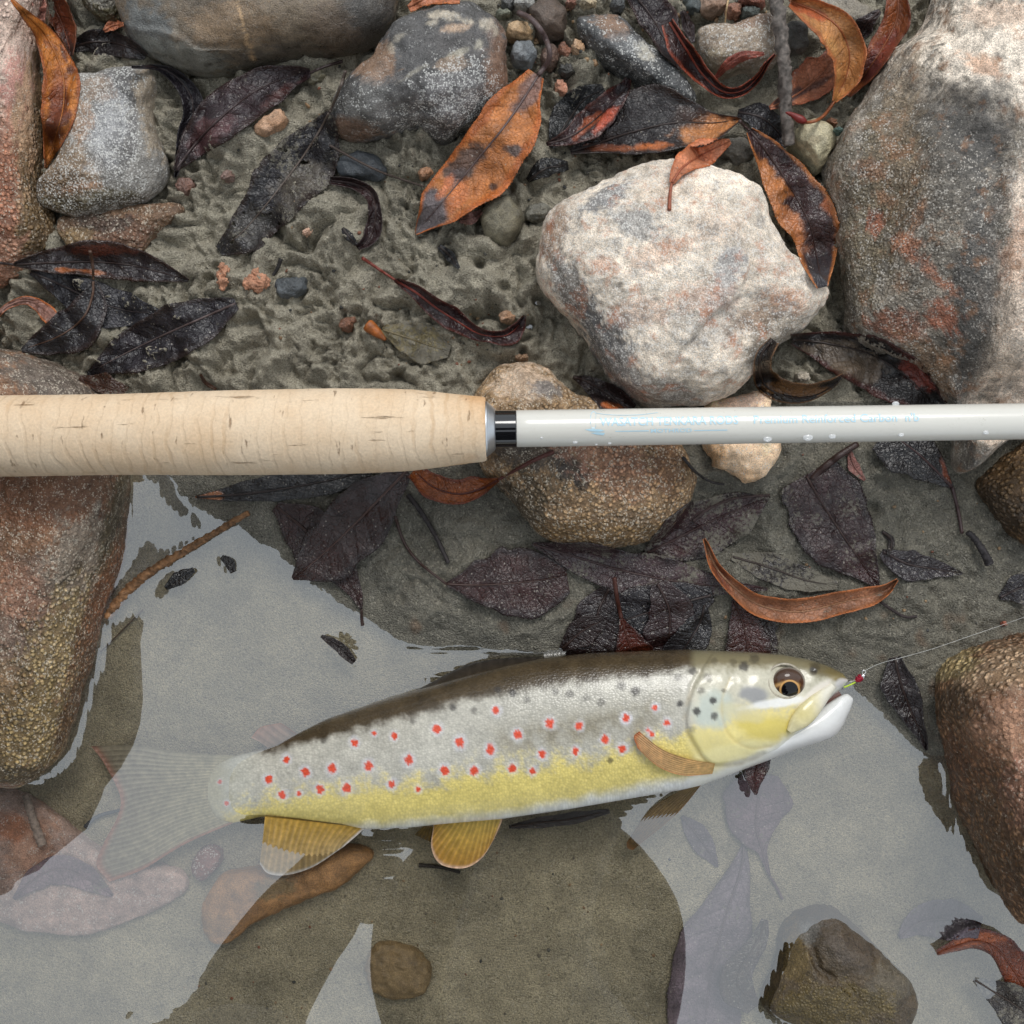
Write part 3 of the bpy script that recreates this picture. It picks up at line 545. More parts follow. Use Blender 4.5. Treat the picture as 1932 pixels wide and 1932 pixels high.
# fine gravel nobody could count
def gravel():
    Vs, Fs, Cs, off = [], [], [], 0
    th = np.linspace(0, math.pi, 6); ph = np.linspace(0, 2*math.pi, 9)[:-1]
    sx = np.stack([np.sin(th)[:, None]*np.cos(ph), np.sin(th)[:, None]*np.sin(ph), np.cos(th)[:, None]*np.ones(8)], -1).reshape(-1, 3); sf = grid_faces(6, 8, True)
    zones = [(940,1300,-20,150,150),(1280,1500,-20,70,60),(1480,1660,20,200,50),(1050,1180,280,370,20),(450,1000,280,700,70),(560,660,100,260,14),(1300,1900,850,1200,50),(340,1270,1600,1920,60),(760,1000,560,700,20)]
    pal = [C(120,110,95), C(150,120,90), C(70,70,68), C(180,150,115), C(150,95,70), C(95,92,84)]
    for (a, b, c, d, n) in zones:
        for _ in range(n):
            u, v = rng.uniform(a, b), rng.uniform(c, d); r = rng.uniform(2.0, 7.5)*rng.uniform(.6, 1) if v < 200 else rng.uniform(1.5, 4)
            z = float(t_at(u, v, .0006)); x, y = at(u, v, z)
            if z > T0[int((x+HG)/HR), int((y+HG)/HR)]+.0025: continue
            s = r*S*np.array([1, rng.uniform(.6, 1), rng.uniform(.5, .8)]); an = rng.uniform(0, 3.1)
            P = sx*(1+.16*rng.normal(size=(len(sx), 1)))*s
            P = np.stack([P[:, 0]*math.cos(an)-P[:, 1]*math.sin(an)+x, P[:, 0]*math.sin(an)+P[:, 1]*math.cos(an)+y, P[:, 2]+z+s[2]*.25], 1)
            Vs.append(P); Fs.append(sf+off); off += len(P); Cs.append(np.broadcast_to(pal[rng.integers(6)]*rng.uniform(.7, 1.1)*(.75 if v > 200 else 1), (len(P), 3)))
    V, F = np.vstack(Vs), np.vstack(Fs); t_add(V, F, 2)
    o = mesh_np('gravel', V, F[:, ::-1], attr_mat('gravel_grains', .5, .0002, 1200), base=np.zeros(3), cols=np.vstack(Cs))
    tag(o, 'fine mixed gravel and grit scattered over the silt', 'gravel', kind='stuff')
gravel()
# ------------------------------------------------------------------ tubes, leaves, twigs
def tube(name, P, rad, mat, parent=None, col=None, seg=10, base=None, rough_seed=None, jitter=0.0, cap=True, raster=False, cols_fn=None):
    P = np.asarray(P, float); n = len(P); rad = np.broadcast_to(rad, n)
    tg = np.gradient(P, axis=0); tg /= np.linalg.norm(tg, axis=1)[:, None]+1e-12
    up = np.array([0, 0, 1.0]); a = np.cross(tg, up); a /= np.linalg.norm(a, axis=1)[:, None]+1e-12; b = np.cross(a, tg)
    th = np.linspace(0, 2*math.pi, seg, endpoint=False)
    rr = rad[:, None]*np.ones(seg)
    if jitter: rr = rr*(1+jitter*fbm(np.arange(n)[:, None]*.35, np.cos(th)[None]*1.2, np.sin(th)[None]*1.2+(rough_seed or 0), 3))
    V = P[:, None]+rr[..., None]*(np.cos(th)[None, :, None]*a[:, None]+np.sin(th)[None, :, None]*b[:, None])
    X = V.reshape(-1, 3); F = grid_faces(n, seg, True)[:, ::-1]
    if cap:
        X = np.vstack([X, P[:1], P[-1:]]); k = np.arange(seg); k2 = (k+1) % seg
        f1 = np.stack([k, k2, np.full(seg, n*seg), np.full(seg, n*seg)], 1); f2 = np.stack([(n-1)*seg+k2, (n-1)*seg+k, np.full(seg, n*seg+1), np.full(seg, n*seg+1)], 1)
        tri = np.vstack([f1, f2])[:, :3]
        Fq = np.vstack([F]); F3 = np.vstack([Fq[:, [0, 1, 2]], Fq[:, [0, 2, 3]], tri]); F = F3
    cc = None
    if col is not None:
        cc = np.broadcast_to(np.asarray(col, float), (len(X), 3)).copy()
        if cols_fn is not None: cc = cols_fn(X, cc)
    if raster: t_add(X, F, 3)
    return mesh_np(name, X, F, mat, parent, base, cols=cc)

BLK, PUR, MAR, BRN, ORA, PEA, TANL, DRED = C(38,33,35), C(62,52,55), C(62,36,32), C(110,62,38), C(176,98,48), C(190,118,84), C(180,125,75), C(96,44,30)
LEAVES = 'fallen leaves'
def leaf(label, spine, wl, wr, col, edge=None, patches=(), dz=.6, cl=0.0, cr=0.0, drape=.6, stalk=None, silt=-.3, rgh=.32, holes=0.0, serr=.035, fold=.5, wave=.7, seed=0, n=84, m=23, rib=True, ribcol=None, lat=9, ew=.82, srad=(3.2, 2.2), clamp=True):
    lum = float(np.mean(col)); dk = .47 if lum < .085 else 1.0; rgh = rgh*.75 if dk < 1 else rgh; col = np.asarray(col)*dk; edge = None if edge is None else np.asarray(edge)*(dk if float(np.mean(edge)) < .085 else 1)
    Q, L = crom(spine, n); tg = np.gradient(Q, axis=0); tg /= np.linalg.norm(tg, axis=1)[:, None]+1e-9
    nl = np.stack([tg[:, 1], -tg[:, 0]], 1)                       # picture-left of the walking direction
    s = np.linspace(0, 1, n); t = np.linspace(-1, 1, m)
    WL, WR = interp_s(wl, n)*1.1, interp_s(wr, n)*1.1
    saw = np.abs(((s*L/7.0) % 1)-.35)
    jag = 1+serr*(saw*2-.6)[:, None]*np.abs(t)[None]**4+.10*perlin(s*5+seed*3.1, t[None, :].repeat(n, 0)[:, :1][:, 0]*0+seed, 1.7)[:, None]+.10*(perlin(s*9+seed*5.7, 0.5, seed*.7)[:, None]*np.where(t < 0, 1, 0)[None]+perlin(s*9+seed*2.3, 3.5, seed*.9)[:, None]*np.where(t > 0, 1, 0)[None])
    w = np.where(t[None] < 0, WL[:, None], WR[:, None])*jag
    off = -t[None]*w                                               # +left
    U = Q[:, 0][:, None]+nl[:, 0][:, None]*off; V = Q[:, 1][:, None]+nl[:, 1][:, None]*off
    D = interp_s(dz, n); CL, CR = interp_s(cl, n), interp_s(cr, n)
    lift = np.where(t[None] < 0, CL[:, None], CR[:, None])*np.abs(t)[None]**2.0
    lift = lift+fold*np.abs(t)[None]*np.minimum(w, 40)/40+wave*fbm(U*.018+seed*7, V*.018, seed*1.3, 3)*np.abs(t)[None]**.7
    tz = t_at(Q[:, 0], Q[:, 1]); k = max(5, n//8) | 1; tzp = np.pad(tz, k//2, mode='edge'); ts = np.array([tzp[i:i+k].max() for i in range(n)])
    ker = np.hanning(k+2)[1:-1]; ker /= ker.sum(); ts = np.convolve(np.pad(ts, k//2, mode='edge'), ker, 'valid')
    sp = ts+D*MM
    z = np.broadcast_to(sp[:, None], U.shape).copy()
    tv = z
    for _ in range(3):
        x, y = at(U, V, z); tv = t_soft(x, y, .0015) if _ else t_at(U, V, .0015)
        z = sp[:, None]*(1-drape)+(tv+D[:, None]*MM)*drape+lift*MM
        if clamp: z = np.maximum(z, tv+.00025)
    zs = z.copy()
    for _ in range(3):                                            # soften steps where the blade drapes over stones
        p = np.pad(zs, 1, mode='edge'); zs = (p[:-2, 1:-1]+p[2:, 1:-1]+p[1:-1, :-2]+p[1:-1, 2:]+2*zs)/6
    z = np.maximum(zs, tv+.0002) if clamp else zs
    x, y = at(U, V, z); X = np.stack([x, y, z], -1)
    X = X-0.0; top = X.reshape(-1, 3); du = np.gradient(X, axis=0); dv = np.gradient(X, axis=1); N = np.cross(du, dv); N /= np.linalg.norm(N, axis=2)[..., None]+1e-12
    N *= np.where(N[..., 2:] < 0, -1, 1); bot = (X-N*.0002).reshape(-1, 3)
    F = grid_faces(n, m)
    e = X[1, m//2]-X[0, m//2]; f = X[0, -1]-X[0, 0]
    v0, v1, v3 = top[F[0, 0]], top[F[0, 1]], top[F[0, 3]]
    nzs = np.cross(top[F[:, 1]]-top[F[:, 0]], top[F[:, 3]]-top[F[:, 0]])[:, 2].mean()
    if nzs < 0: F = F[:, ::-1]
    keep = np.ones(len(F), bool)
    if holes:
        hm = fbm(U*.05+seed, V*.05, 3.3, 3).reshape(-1); fc = hm[F].mean(1); keep = fc < (1-holes)
    F = F[keep]
    nv = len(top); Fb = F[:, ::-1]+nv
    # rim where a face edge has no neighbour
    ed = np.sort(np.stack([F, np.roll(F, -1, 1)], -1).reshape(-1, 2), 1); raw = np.stack([F, np.roll(F, -1, 1)], -1).reshape(-1, 2)
    key = ed[:, 0].astype(np.int64)*nv+ed[:, 1]; _, inv, cnt = np.unique(key, return_inverse=True, return_counts=True)
    bd = raw[cnt[inv] == 1]; rim = np.stack([bd[:, 1], bd[:, 0], bd[:, 0]+nv, bd[:, 1]+nv], 1)
    FF = np.vstack([F, Fb, rim])
    base = np.array([top[:, 0].mean(), top[:, 1].mean(), bot[:, 2].min()])
    root = empty('leaf', base); tag(root, label, 'leaf', LEAVES)
    uu, vv = U.ravel(), V.ravel(); ta = np.abs(np.broadcast_to(t, U.shape)).ravel(); sa = np.repeat(s, m)
    nz = .45*fbm(uu*.03+seed, vv*.03, 2.2, 4, .6)
    cc = np.broadcast_to(np.asarray(col, float), (len(top), 3))*(1+.25*fbm(uu*.02, vv*.02+seed, 0, 3)[:, None])
    for q in patches:
        mm = blob_mask(uu, vv, q, .5, nz)[:, None]*(q[6] if len(q) > 6 else 1); cc = cc*(1-mm)+mm*np.asarray(q[5])
    if edge is not None:
        mm = sstep(ew-.1, ew+.1, ta+nz*.25)[:, None]; cc = cc*(1-mm)+mm*np.asarray(edge)
    fr = (sa*lat-ta*1.15+np.where(np.broadcast_to(t, U.shape).ravel() < 0, .5, 0)) % 1; vein = np.exp(-((np.minimum(fr, 1-fr))/.07)**2)*.8*sstep(1, .7, ta)
    vein = np.maximum(vein, np.exp(-(ta/.06)**2)*.9)
    at2 = {'Vein': np.tile(vein, 2), 'Silt': silt, 'Rgh': rgh}
    blade = mesh_np('blade', np.vstack([top, bot]), FF, M_leaf, root, cols=np.vstack([cc, cc*.85]), attrs=at2)
    rc = np.asarray(ribcol if ribcol is not None else np.asarray(col)*.7+C(70,50,40)*.3)
    if rib:
        i0, i1 = 1, int(n*.93); P = X[i0:i1, m//2]+np.array([0, 0, .00005]); tube('midrib', P[::2], np.linspace(.00042, .00012, len(P[::2])), M_stalk, root, rc, seg=6)
    if stalk is not None:
        st, _ = crom(np.array([(q[0], q[1]) for q in stalk], float), 26); ex = interp_s([q[2] if len(q) > 2 else 0.5 for q in stalk], 26)
        zz = t_at(st[:, 0], st[:, 1], .0008)+ex*MM; rr = np.linspace(srad[0], srad[1], 26)*S
        zz = zz+rr*.6
        j = X[0, m//2] if np.hypot(st[-1, 0]-Q[0, 0], st[-1, 1]-Q[0, 1]) < np.hypot(st[-1, 0]-Q[-1, 0], st[-1, 1]-Q[-1, 1]) else X[-1, m//2]
        wgt = sstep(.55, 1, np.linspace(0, 1, 26)); zz = zz*(1-wgt)+wgt*j[2]
        sx, sy = at(st[:, 0], st[:, 1], zz); tube('stalk', np.stack([sx, sy, zz], 1), rr, M_stalk, root, rc*.9, seg=8)
    t_add(top, F, 4)
    return root

# --- leaves on the bank, lowest first
leaf('dark wet leaf tucked beneath the large oval river stone', [(138,90),(170,80),(210,80),(250,92),(275,108)], [10,22,20,14,6], [8,20,24,20,6], C(54,46,46), cl=2, silt=-.45, seed=1)
leaf('small orange leaf tip between the mossy stone and the oval stone', [(196,58),(212,48),(232,46)], [3,12,3], [3,10,3], PEA, dz=2, seed=2, n=30, m=11)
leaf('dark red folded leaf hanging behind the curled orange leaf', [(88,-14),(108,25),(124,65),(135,105)], [20,22,20,2], [10,20,12,2], C(120,62,40), BRN, [(125,90,16,30,0,BLK,.8)], dz=2, cl=3, seed=3, silt=-.5)
leaf('short pink leaf tip beside the long pink stone', [(70,-10),(76,20),(82,42)], [10,12,2], [10,12,2], C(176,120,105), dz=6, seed=4, n=30, m=11)
leaf('long curled orange leaf with dark freckles leaning on the long pink stone', [(20,-4),(50,28),(82,60),(105,102),(120,150),(119,205),(104,262),(86,318)], [2,8,16,26,27,22,14,2], [2,10,22,32,40,36,20,2], C(184,112,48), C(150,82,40),
     [(108,215,20,60,5,C(90,42,30),.9),(95,85,16,6,30,BRN,.7),(120,100,4,16,-20,C(90,45,25),.9),(135,130,8,8,0,C(90,45,25),.9),(108,160,14,30,0,C(150,78,38),.6)], dz=[9,9,7,6,5,4,3,1], cl=-3, cr=2.5, seed=5, silt=-.6, rgh=.4, drape=.4)
leaf('narrow black leaf standing beside the serrated purple leaf', [(248,126),(300,128),(338,150),(362,188),(362,230),(346,270),(330,335)], [2,4,12,20,14,10,2], [2,4,14,18,18,8,2], C(56,50,56), dz=[3,3,4,4,3,1.5,.5], cl=1, cr=2, seed=6, silt=-.4)
leaf('serrated purple brown leaf with pinholes lying on the silt', [(330,322),(372,268),(425,215),(485,170),(545,145),(585,138)], [3,30,42,42,30,8], [3,26,40,42,34,8], C(78,62,66), C(70,46,44), [(400,250,50,26,-40,C(96,62,62),.6),(530,180,40,18,-30,C(88,52,48),.7)],
     dz=[.3,1,2,3,3,3], stalk=[(645,116,2),(612,126,3),(585,138,3)], holes=.06, seed=7, silt=-.34, n=110, m=31, cl=1, cr=-.5)
leaf('torn black decaying leaf rotting into the silt lumps', [(622,212),(600,252),(570,298),(535,345),(495,395),(455,440),(412,472)], [6,52,66,52,46,40,10], [6,30,48,56,40,30,8], C(52,48,52), C(64,50,46), [(580,360,60,50,0,C(88,80,70),.7),(470,430,50,40,0,C(66,62,58),.7)],
     dz=[3,2.5,2,1.2,.8,.6,.4], stalk=[(652,134,12),(642,165,5),(622,212,3)], holes=.26, seed=8, silt=-.24, n=120, m=39, wave=1.5, ribcol=C(92,80,72))
leaf('small dark curled leaf strip on the silt lumps', [(622,340),(668,347),(700,366),(709,405),(698,448),(674,468)], [6,9,8,9,14,4], [6,9,12,13,14,4], C(64,42,42), dz=1, cl=2, cr=1.5, seed=9, silt=-.4)
leaf('tiny black leaf scrap beside the curled leaf strip', [(646,430),(658,446),(672,462)], [3,9,3], [3,8,3], C(56,54,56), seed=10, n=30, m=11)
leaf('dark maroon twisted leaf with a raised red edge on the mud', [(745,528),(785,552),(822,580),(862,606),(905,630),(950,634),(975,618),(990,596)], [3,12,16,20,12,8,10,2], [3,10,18,22,16,10,22,2], C(70,48,50), C(105,45,34), dz=[1,1.5,2,1.5,1,1.5,2.5,3], cl=3.2, cr=.6, stalk=[(684,487,1.5),(715,508,1.2),(745,528,1)], ribcol=C(120,50,38), seed=11, silt=-.32)
leaf('black leaf scrap standing in the mud below the big orange leaf', [(828,464),(846,480),(866,506)], [4,9,3], [4,9,3], C(66,66,68), dz=1.5, seed=12, n=30, m=11)
leaf('dark ribbed leaf scrap under the big orange leaf beside the granite stone', [(996,342),(1030,318),(1072,312)], [6,20,8], [3,16,8], C(48,48,50), seed=13, n=40, m=15, silt=-.25)
leaf('small pinkish leaf scrap under the tip of the big orange leaf', [(866,418),(888,412),(908,398)], [3,12,3], [3,12,3], C(136,98,90), dz=2, seed=14, n=30, m=11)
leaf('orange leaf piece lying behind the frosted dark stone', [(770,14),(812,-6),(868,-2)], [4,20,12], [10,14,8], PEA, ORA, dz=5, seed=15, n=40, m=15)
leaf('big orange leaf with black mould patches and a long curved stalk', [(1016,142),(988,186),(952,238),(908,292),(862,348),(820,398),(784,441)], [10,40,64,74,56,36,2], [20,44,50,44,40,36,2], C(178,112,62), C(176,98,48),
     [(1005,170,22,50,35,C(110,92,90),.8),(975,283,27,12,8,C(74,70,70),.9),(880,305,46,22,-40,C(62,60,60),.85),(810,400,50,34,-50,C(92,90,94),.95),(855,340,30,12,-50,C(100,86,84),.8),(840,355,24,10,-60,C(186,112,74),.9),(860,375,20,30,30,C(190,112,66),.8),(900,220,60,20,-50,C(160,84,36),.8),(930,352,8,8,0,BLK,.8)],
     dz=[9,8.5,8,6.5,5,3,1], cl=1.5, cr=-1.5, drape=.35, stalk=[(978,24,3),(1004,38,6),(1028,70,9),(1037,108,9),(1016,142,9)], ribcol=C(92,76,74), seed=16, silt=-.6, rgh=.42, n=130, m=41, lat=11, srad=(5.5,4.5))
leaf('flat black leaf under the red and black leaf', [(1040,278),(1070,232),(1100,190),(1140,168)], [4,34,30,10], [4,30,28,10], C(50,50,52), dz=1, seed=17, silt=-.4)
leaf('black torn leaf rolling up into a bright orange rim', [(1076,286),(1122,272),(1190,250),(1270,232),(1345,232),(1398,224)], [4,36,72,66,24,2], [4,20,42,46,40,2], C(56,48,48), C(64,50,46), [(1230,288,90,16,-4,C(176,100,54),1),(1340,250,60,30,-10,C(182,120,72),1),(1160,286,50,12,8,C(120,70,50),.8),(1300,220,30,20,0,C(70,52,44),.7)],
     dz=[2,3,5,6,7,8], cl=1, cr=4.5, drape=.35, seed=18, silt=-.36, n=110, m=33, holes=.04, wave=1.3)
leaf('red and black leaf resting across darker leaves', [(1031,272),(1075,258),(1120,228),(1160,190),(1180,165),(1186,148)], [2,14,26,28,22,6], [2,14,26,26,14,4], C(74,50,52), C(96,52,44), [(1150,230,50,16,-45,C(196,92,66),.95),(1110,235,34,10,-45,C(170,92,60),.8),(1170,170,14,14,0,C(60,54,56),.9)],
     dz=2.5, cl=.5, cr=1, seed=19, silt=-.5, rgh=.25)
leaf('small peach leaf with its stalk on top of the granite stone', [(1267,346),(1288,316),(1325,292),(1378,266)], [5,24,26,4], [4,14,22,4], C(196,122,86), C(186,105,62), dz=[1.2,2,3,4.5], drape=.1, stalk=[(1263,396,.2),(1264,370,.4),(1267,346,.8)], ribcol=C(150,80,52), seed=20, silt=-.6, rgh=.45, srad=(3.6,2.4))
leaf('black leaf under the twig beside the egg-shaped pebble', [(1392,212),(1432,220),(1462,242),(1486,276)], [6,24,20,6], [6,26,22,6], C(54,50,54), dz=3, seed=21, silt=-.4)
leaf('glossy dark leaf with orange margins sliding between granite stone and boulder', [(1414,246),(1438,275),(1470,320),(1504,375),(1530,430),(1542,490),(1552,542)], [6,28,38,54,54,36,10], [6,26,38,50,42,30,10], C(84,58,58), C(176,108,58), [(1455,350,24,50,-30,C(190,118,62),.9),(1490,430,24,60,-35,C(186,116,70),.9),(1572,388,18,16,0,C(176,100,58),.9),(1545,510,30,40,0,C(60,58,62),.95),(1535,450,20,40,-10,C(60,42,40),.7)],
     dz=[4,5,5,4.5,4,3,2], cl=1, cr=1.5, drape=.35, stalk=[(1396,229,7),(1405,238,5.5),(1414,246,4)], seed=22, silt=-.6, rgh=.22, n=120, m=35, wave=1.4)
leaf('dark leaf with ragged holes at the picture top', [(1195,-12),(1228,30),(1255,75),(1285,130)], [18,45,30,4], [14,26,18,4], C(70,58,60), C(80,50,44), dz=4, holes=.05, seed=23, silt=-.42)
leaf('curled maroon leaf with a glowing red rim around the tan stone', [(1262,40),(1292,88),(1325,140),(1362,172),(1398,172),(1428,148),(1448,118),(1462,102)], [8,10,14,12,10,8,5,2], [14,30,24,14,10,8,5,2], C(76,48,46), C(140,62,38), dz=[7,7,6,6,6,7,8,9], cl=4, cr=1, drape=.25, seed=24, silt=-.55, rgh=.24, ribcol=C(140,60,40))
leaf('small pink leaf arch in front of the tan frosted stone', [(1350,148),(1372,122),(1400,106),(1442,101)], [3,8,8,3], [3,10,9,3], C(140,72,58), dz=5, seed=25, n=40, m=13)
leaf('narrow dark leaf blade at the left of the tan frosted stone', [(1288,20),(1298,50),(1308,80)], [4,12,3], [4,10,3], C(80,66,68), dz=5, seed=26, n=30, m=13)
leaf('brown leaf with dark base leaning on the boulder at the top', [(1695,-10),(1692,36),(1668,86),(1636,134),(1600,182)], [14,24,18,16,3], [20,22,24,16,3], C(140,78,44), C(120,62,38), [(1660,110,22,50,30,C(110,44,32),.8),(1640,130,20,30,30,C(84,50,52),.6)], dz=[8,8,8,6,5], cl=3, cr=0, drape=.3, seed=27, silt=-.6, rgh=.3)
leaf('dark purple leaf blade behind the twisted tan leaf', [(1660,20),(1632,48),(1612,90)], [4,16,3], [4,18,3], C(92,74,74), dz=5, seed=28, n=40, m=13)
leaf('orange and black leaf crossing under the grey twig', [(1452,204),(1490,186),(1528,160),(1560,128),(1572,98)], [3,20,36,36,12], [3,14,28,30,8], C(176,112,82), C(150,86,60), [(1490,185,40,10,-30,C(76,62,62),.9),(1540,160,40,6,-30,C(90,64,58),.8),(1555,95,20,20,0,C(140,72,46),.8)], dz=3, seed=29, silt=-.6, rgh=.4)
leaf('twisted tan leaf with a raised curled edge and a red bud on its stalk', [(1492,2),(1540,22),(1582,52),(1602,98),(1596,145),(1574,192)], [8,20,28,30,26,3], [10,30,38,36,20,3], C(182,126,76), C(170,100,58), [(1520,20,50,10,20,C(170,86,52),.9),(1570,140,14,60,-5,C(190,140,84),.7)], dz=[8,9,10,9,7,5], cl=3, cr=5, drape=.2, stalk=[(1492,219,7),(1520,231,6),(1550,222,5.5),(1574,192,5)], ribcol=C(150,84,46), seed=30, silt=-.6, rgh=.42, n=110, m=31, srad=(2.6,3.4))
# left cluster
leaf('grey black leaf lying under the glossy leaf cluster beside the rust stone', [(58,512),(120,540),(190,572),(250,588),(300,590)], [6,26,34,34,6], [6,24,46,30,6], C(66,64,70), dz=.8, seed=31, silt=-.42)
leaf('glossy black leaf with orange edge and long stalk below the low brown stone', [(26,499),(95,496),(170,494),(245,500),(305,514),(356,530)], [3,24,36,36,20,2], [3,18,24,30,20,2], C(60,50,52), C(72,46,36), [(190,472,60,10,0,C(96,46,30),.8),(150,512,50,5,5,C(160,92,48),.8)], dz=[1,2,3,2.5,2,.5], cl=1.5, stalk=[(-30,494,1),(0,496,1),(26,499,1)], seed=32, silt=-.42, rgh=.2, n=110)
leaf('pale brown arched leaf strip at the left border', [(-8,600),(14,578),(52,567),(88,588),(112,622)], [4,6,8,14,8], [3,5,8,16,10], C(142,104,92), ORA, dz=[3,5,6,4,1], seed=33, silt=-.35, n=60)
leaf('black leaf with upright stalk on top of the glossy cluster', [(176,528),(174,560),(155,602),(108,636),(40,660)], [4,34,46,26,3], [4,30,36,28,3], C(58,54,58), C(66,50,48), dz=[3,2.5,2,1.2,.6], stalk=[(170,474,7),(175,500,6),(176,528,3)], seed=34, silt=-.36, ribcol=C(84,60,46), holes=.05)
leaf('large dark leaf lying flat on the silt above the cork handle', [(446,572),(400,592),(340,618),(275,648),(215,678),(165,706)], [10,40,50,46,30,3], [10,36,46,42,28,3], C(62,56,62), C(66,52,50), dz=[1,1.5,2,2,1.5,.6], seed=35, silt=-.37, n=120, m=33, ribcol=C(86,72,70))
leaf('rust brown rotting leaf beside the big rust stone above the handle', [(150,712),(195,728),(240,742)], [4,22,10], [4,14,10], C(96,62,46), seed=36, silt=-.22, n=40, m=15)
leaf('small red brown fragment on smooth silt above the handle', [(378,706),(388,722),(408,735)], [2,4,2], [2,4,2], C(110,66,40), dz=.8, seed=37, n=24, m=9, rib=False)
leaf('silt coated seed wing with a shiny orange pod at its end', [(720,622),(762,635),(805,650),(848,664)], [8,28,34,8], [6,26,36,10], C(124,114,84), C(120,108,78), dz=.8, seed=38, silt=-.12, n=60, m=21, rgh=.6)
# middle, around and below the rod
leaf('dark leaf with orange tip between granite stone and rod', [(1081,711),(1112,722),(1148,745),(1190,778)], [3,14,20,16], [3,20,26,20], C(72,56,54), C(60,46,46), [(1155,770,30,12,20,C(176,98,54),.9)], dz=3, seed=39, silt=-.5)
leaf('wet black leaf with an orange tip under the cork handle', [(368,938),(412,936),(480,930),(560,918),(640,902),(700,885)], [2,16,26,30,26,10], [2,10,16,24,24,10], C(46,44,46), C(44,40,42), [(392,936,26,12,0,C(160,105,70),.95)], dz=1, seed=40, silt=-.5, rgh=.15)
leaf('dark maroon leaf running down to the waterline beside the pool', [(520,955),(575,1000),(630,1060),(668,1115),(682,1150)], [10,46,40,24,2], [10,40,50,20,2], C(70,40,36), C(62,38,36), dz=1, seed=41, silt=-.34, stalk=[(684,1180,.3),(682,1165,.4),(682,1150,.8)])
leaf('large maroon leaf hanging from the handle down to the pool edge', [(768,888),(722,935),(668,990),(610,1045),(552,1092)], [10,40,60,56,3], [10,46,54,46,3], C(72,40,34), C(56,36,34), [(720,920,40,30,-45,C(64,56,58),.6)], dz=[6,5,3,2,1], seed=42, silt=-.42, rgh=.2, n=110, m=31, ribcol=C(84,62,56))
leaf('rust orange curved leaf under the handle end with its stalk on the beige stone', [(940,905),(908,922),(865,932),(820,920),(780,888)], [3,12,18,22,14], [3,26,24,24,12], C(136,72,32), C(110,52,28), dz=[3,3,3,4,6], cl=2, cr=1, stalk=[(1044,852,1),(1000,872,1),(940,905,3)], ribcol=C(84,40,32), seed=43, silt=-.6, rgh=.25, srad=(4.2,2.6))
leaf('black curled leaf ring standing beside the boulder', [(1458,640),(1434,676),(1440,722),(1476,746),(1524,750),(1566,732),(1592,708)], [12,20,26,26,24,18,3], [6,10,14,12,8,5,2], C(50,40,36), C(110,76,46), [(1505,735,70,12,5,C(130,92,56),.8)], dz=[4,4,4,4,4,5,6], cl=6, cr=-1, drape=.3, seed=44, silt=-.5, rgh=.2, n=110)
leaf('large black leaf with pale mouldy mottling and red edge beneath the rod', [(1492,640),(1560,648),(1640,668),(1712,712),(1772,775)], [8,22,36,32,20], [8,44,70,50,24], C(44,38,38), C(92,44,36), [(1580,670,60,26,10,C(110,96,82),.75),(1620,700,44,26,0,C(120,104,88),.6),(1730,700,40,20,45,C(120,54,42),.9)], dz=2, cl=1.5, seed=45, silt=-.42, n=100, m=31, rgh=.3)
leaf('black glossy leaf whose long stalk lies on the silt below the rod', [(1797,920),(1768,890),(1725,850),(1670,812)], [3,34,52,44], [3,26,44,40], C(44,40,42), C(48,40,40), [(1792,850,14,60,0,C(130,66,38),.9)], dz=[1,2,2,2.5], stalk=[(1815,1006,.3),(1808,965,.3),(1797,920,1)], seed=46, silt=-.52, rgh=.16, srad=(3.4,3.4), ribcol=C(70,50,50))
leaf('maroon leaf half coated in silt right of the beige granular stone', [(1212,1048),(1285,1012),(1360,975),(1425,948),(1452,935)], [3,38,46,32,3], [3,44,56,46,3], C(78,46,48), C(66,50,50), dz=.6, seed=47, silt=-.2, n=100, m=27)
leaf('broad maroon black leaf with bent stalk draped over the silt below the rod', [(1520,896),(1548,945),(1590,1010),(1628,1065),(1657,1108)], [50,74,62,36,3], [44,70,72,40,3], C(72,44,44), C(56,36,38), [(1490,900,30,20,0,C(52,40,42),.7)], dz=1.2, stalk=[(1617,838,3),(1580,862,2),(1545,890,1.4),(1532,905,1.2)], seed=48, silt=-.27, n=110, m=33, rgh=.24, srad=(6,7))
leaf('pinkish grey leaf scrap beside the bent stalk', [(1603,850),(1612,880),(1632,906)], [3,10,2], [3,12,2], C(136,92,84), dz=1, seed=49, n=30, m=11)
leaf('silt smeared leaf buried at the mud beside the orange crescent leaf', [(1380,1050),(1450,1070),(1520,1095),(1580,1105)], [6,26,26,6], [6,26,24,6], C(78,70,66), seed=50, silt=-.12, n=60)
leaf('purple black leaf scrap lying on grey silt beneath the long stalk', [(1664,1040),(1712,1064),(1765,1074),(1816,1082)], [4,26,18,2], [8,32,16,2], C(60,50,54), dz=1, seed=51, silt=-.33, rgh=.2)
leaf('thin black leaf curl beside the purple black leaf scrap', [(1664,1002),(1682,1020),(1676,1048)], [3,6,3], [3,6,3], C(52,42,42), dz=1, seed=52, n=30, m=11)
leaf('dark leaf scrap at the right border on the silt', [(1886,1128),(1918,1112),(1960,1100)], [4,26,30], [4,30,24], C(60,54,60), dz=.6, seed=53, silt=-.25, n=50)
leaf('maroon leaf with serrated edge and pale water drops over the mud', [(842,1102),(890,1104),(950,1102),(1010,1096),(1070,1086)], [3,44,62,54,16], [3,30,60,62,30], C(76,44,40), C(58,36,36), dz=[2,1.4,1.2,1.2,1], stalk=[(746,976,1),(762,1022,1),(790,1060,1.2),(842,1102,2)], seed=54, silt=-.36, n=110, m=31, rgh=.25)
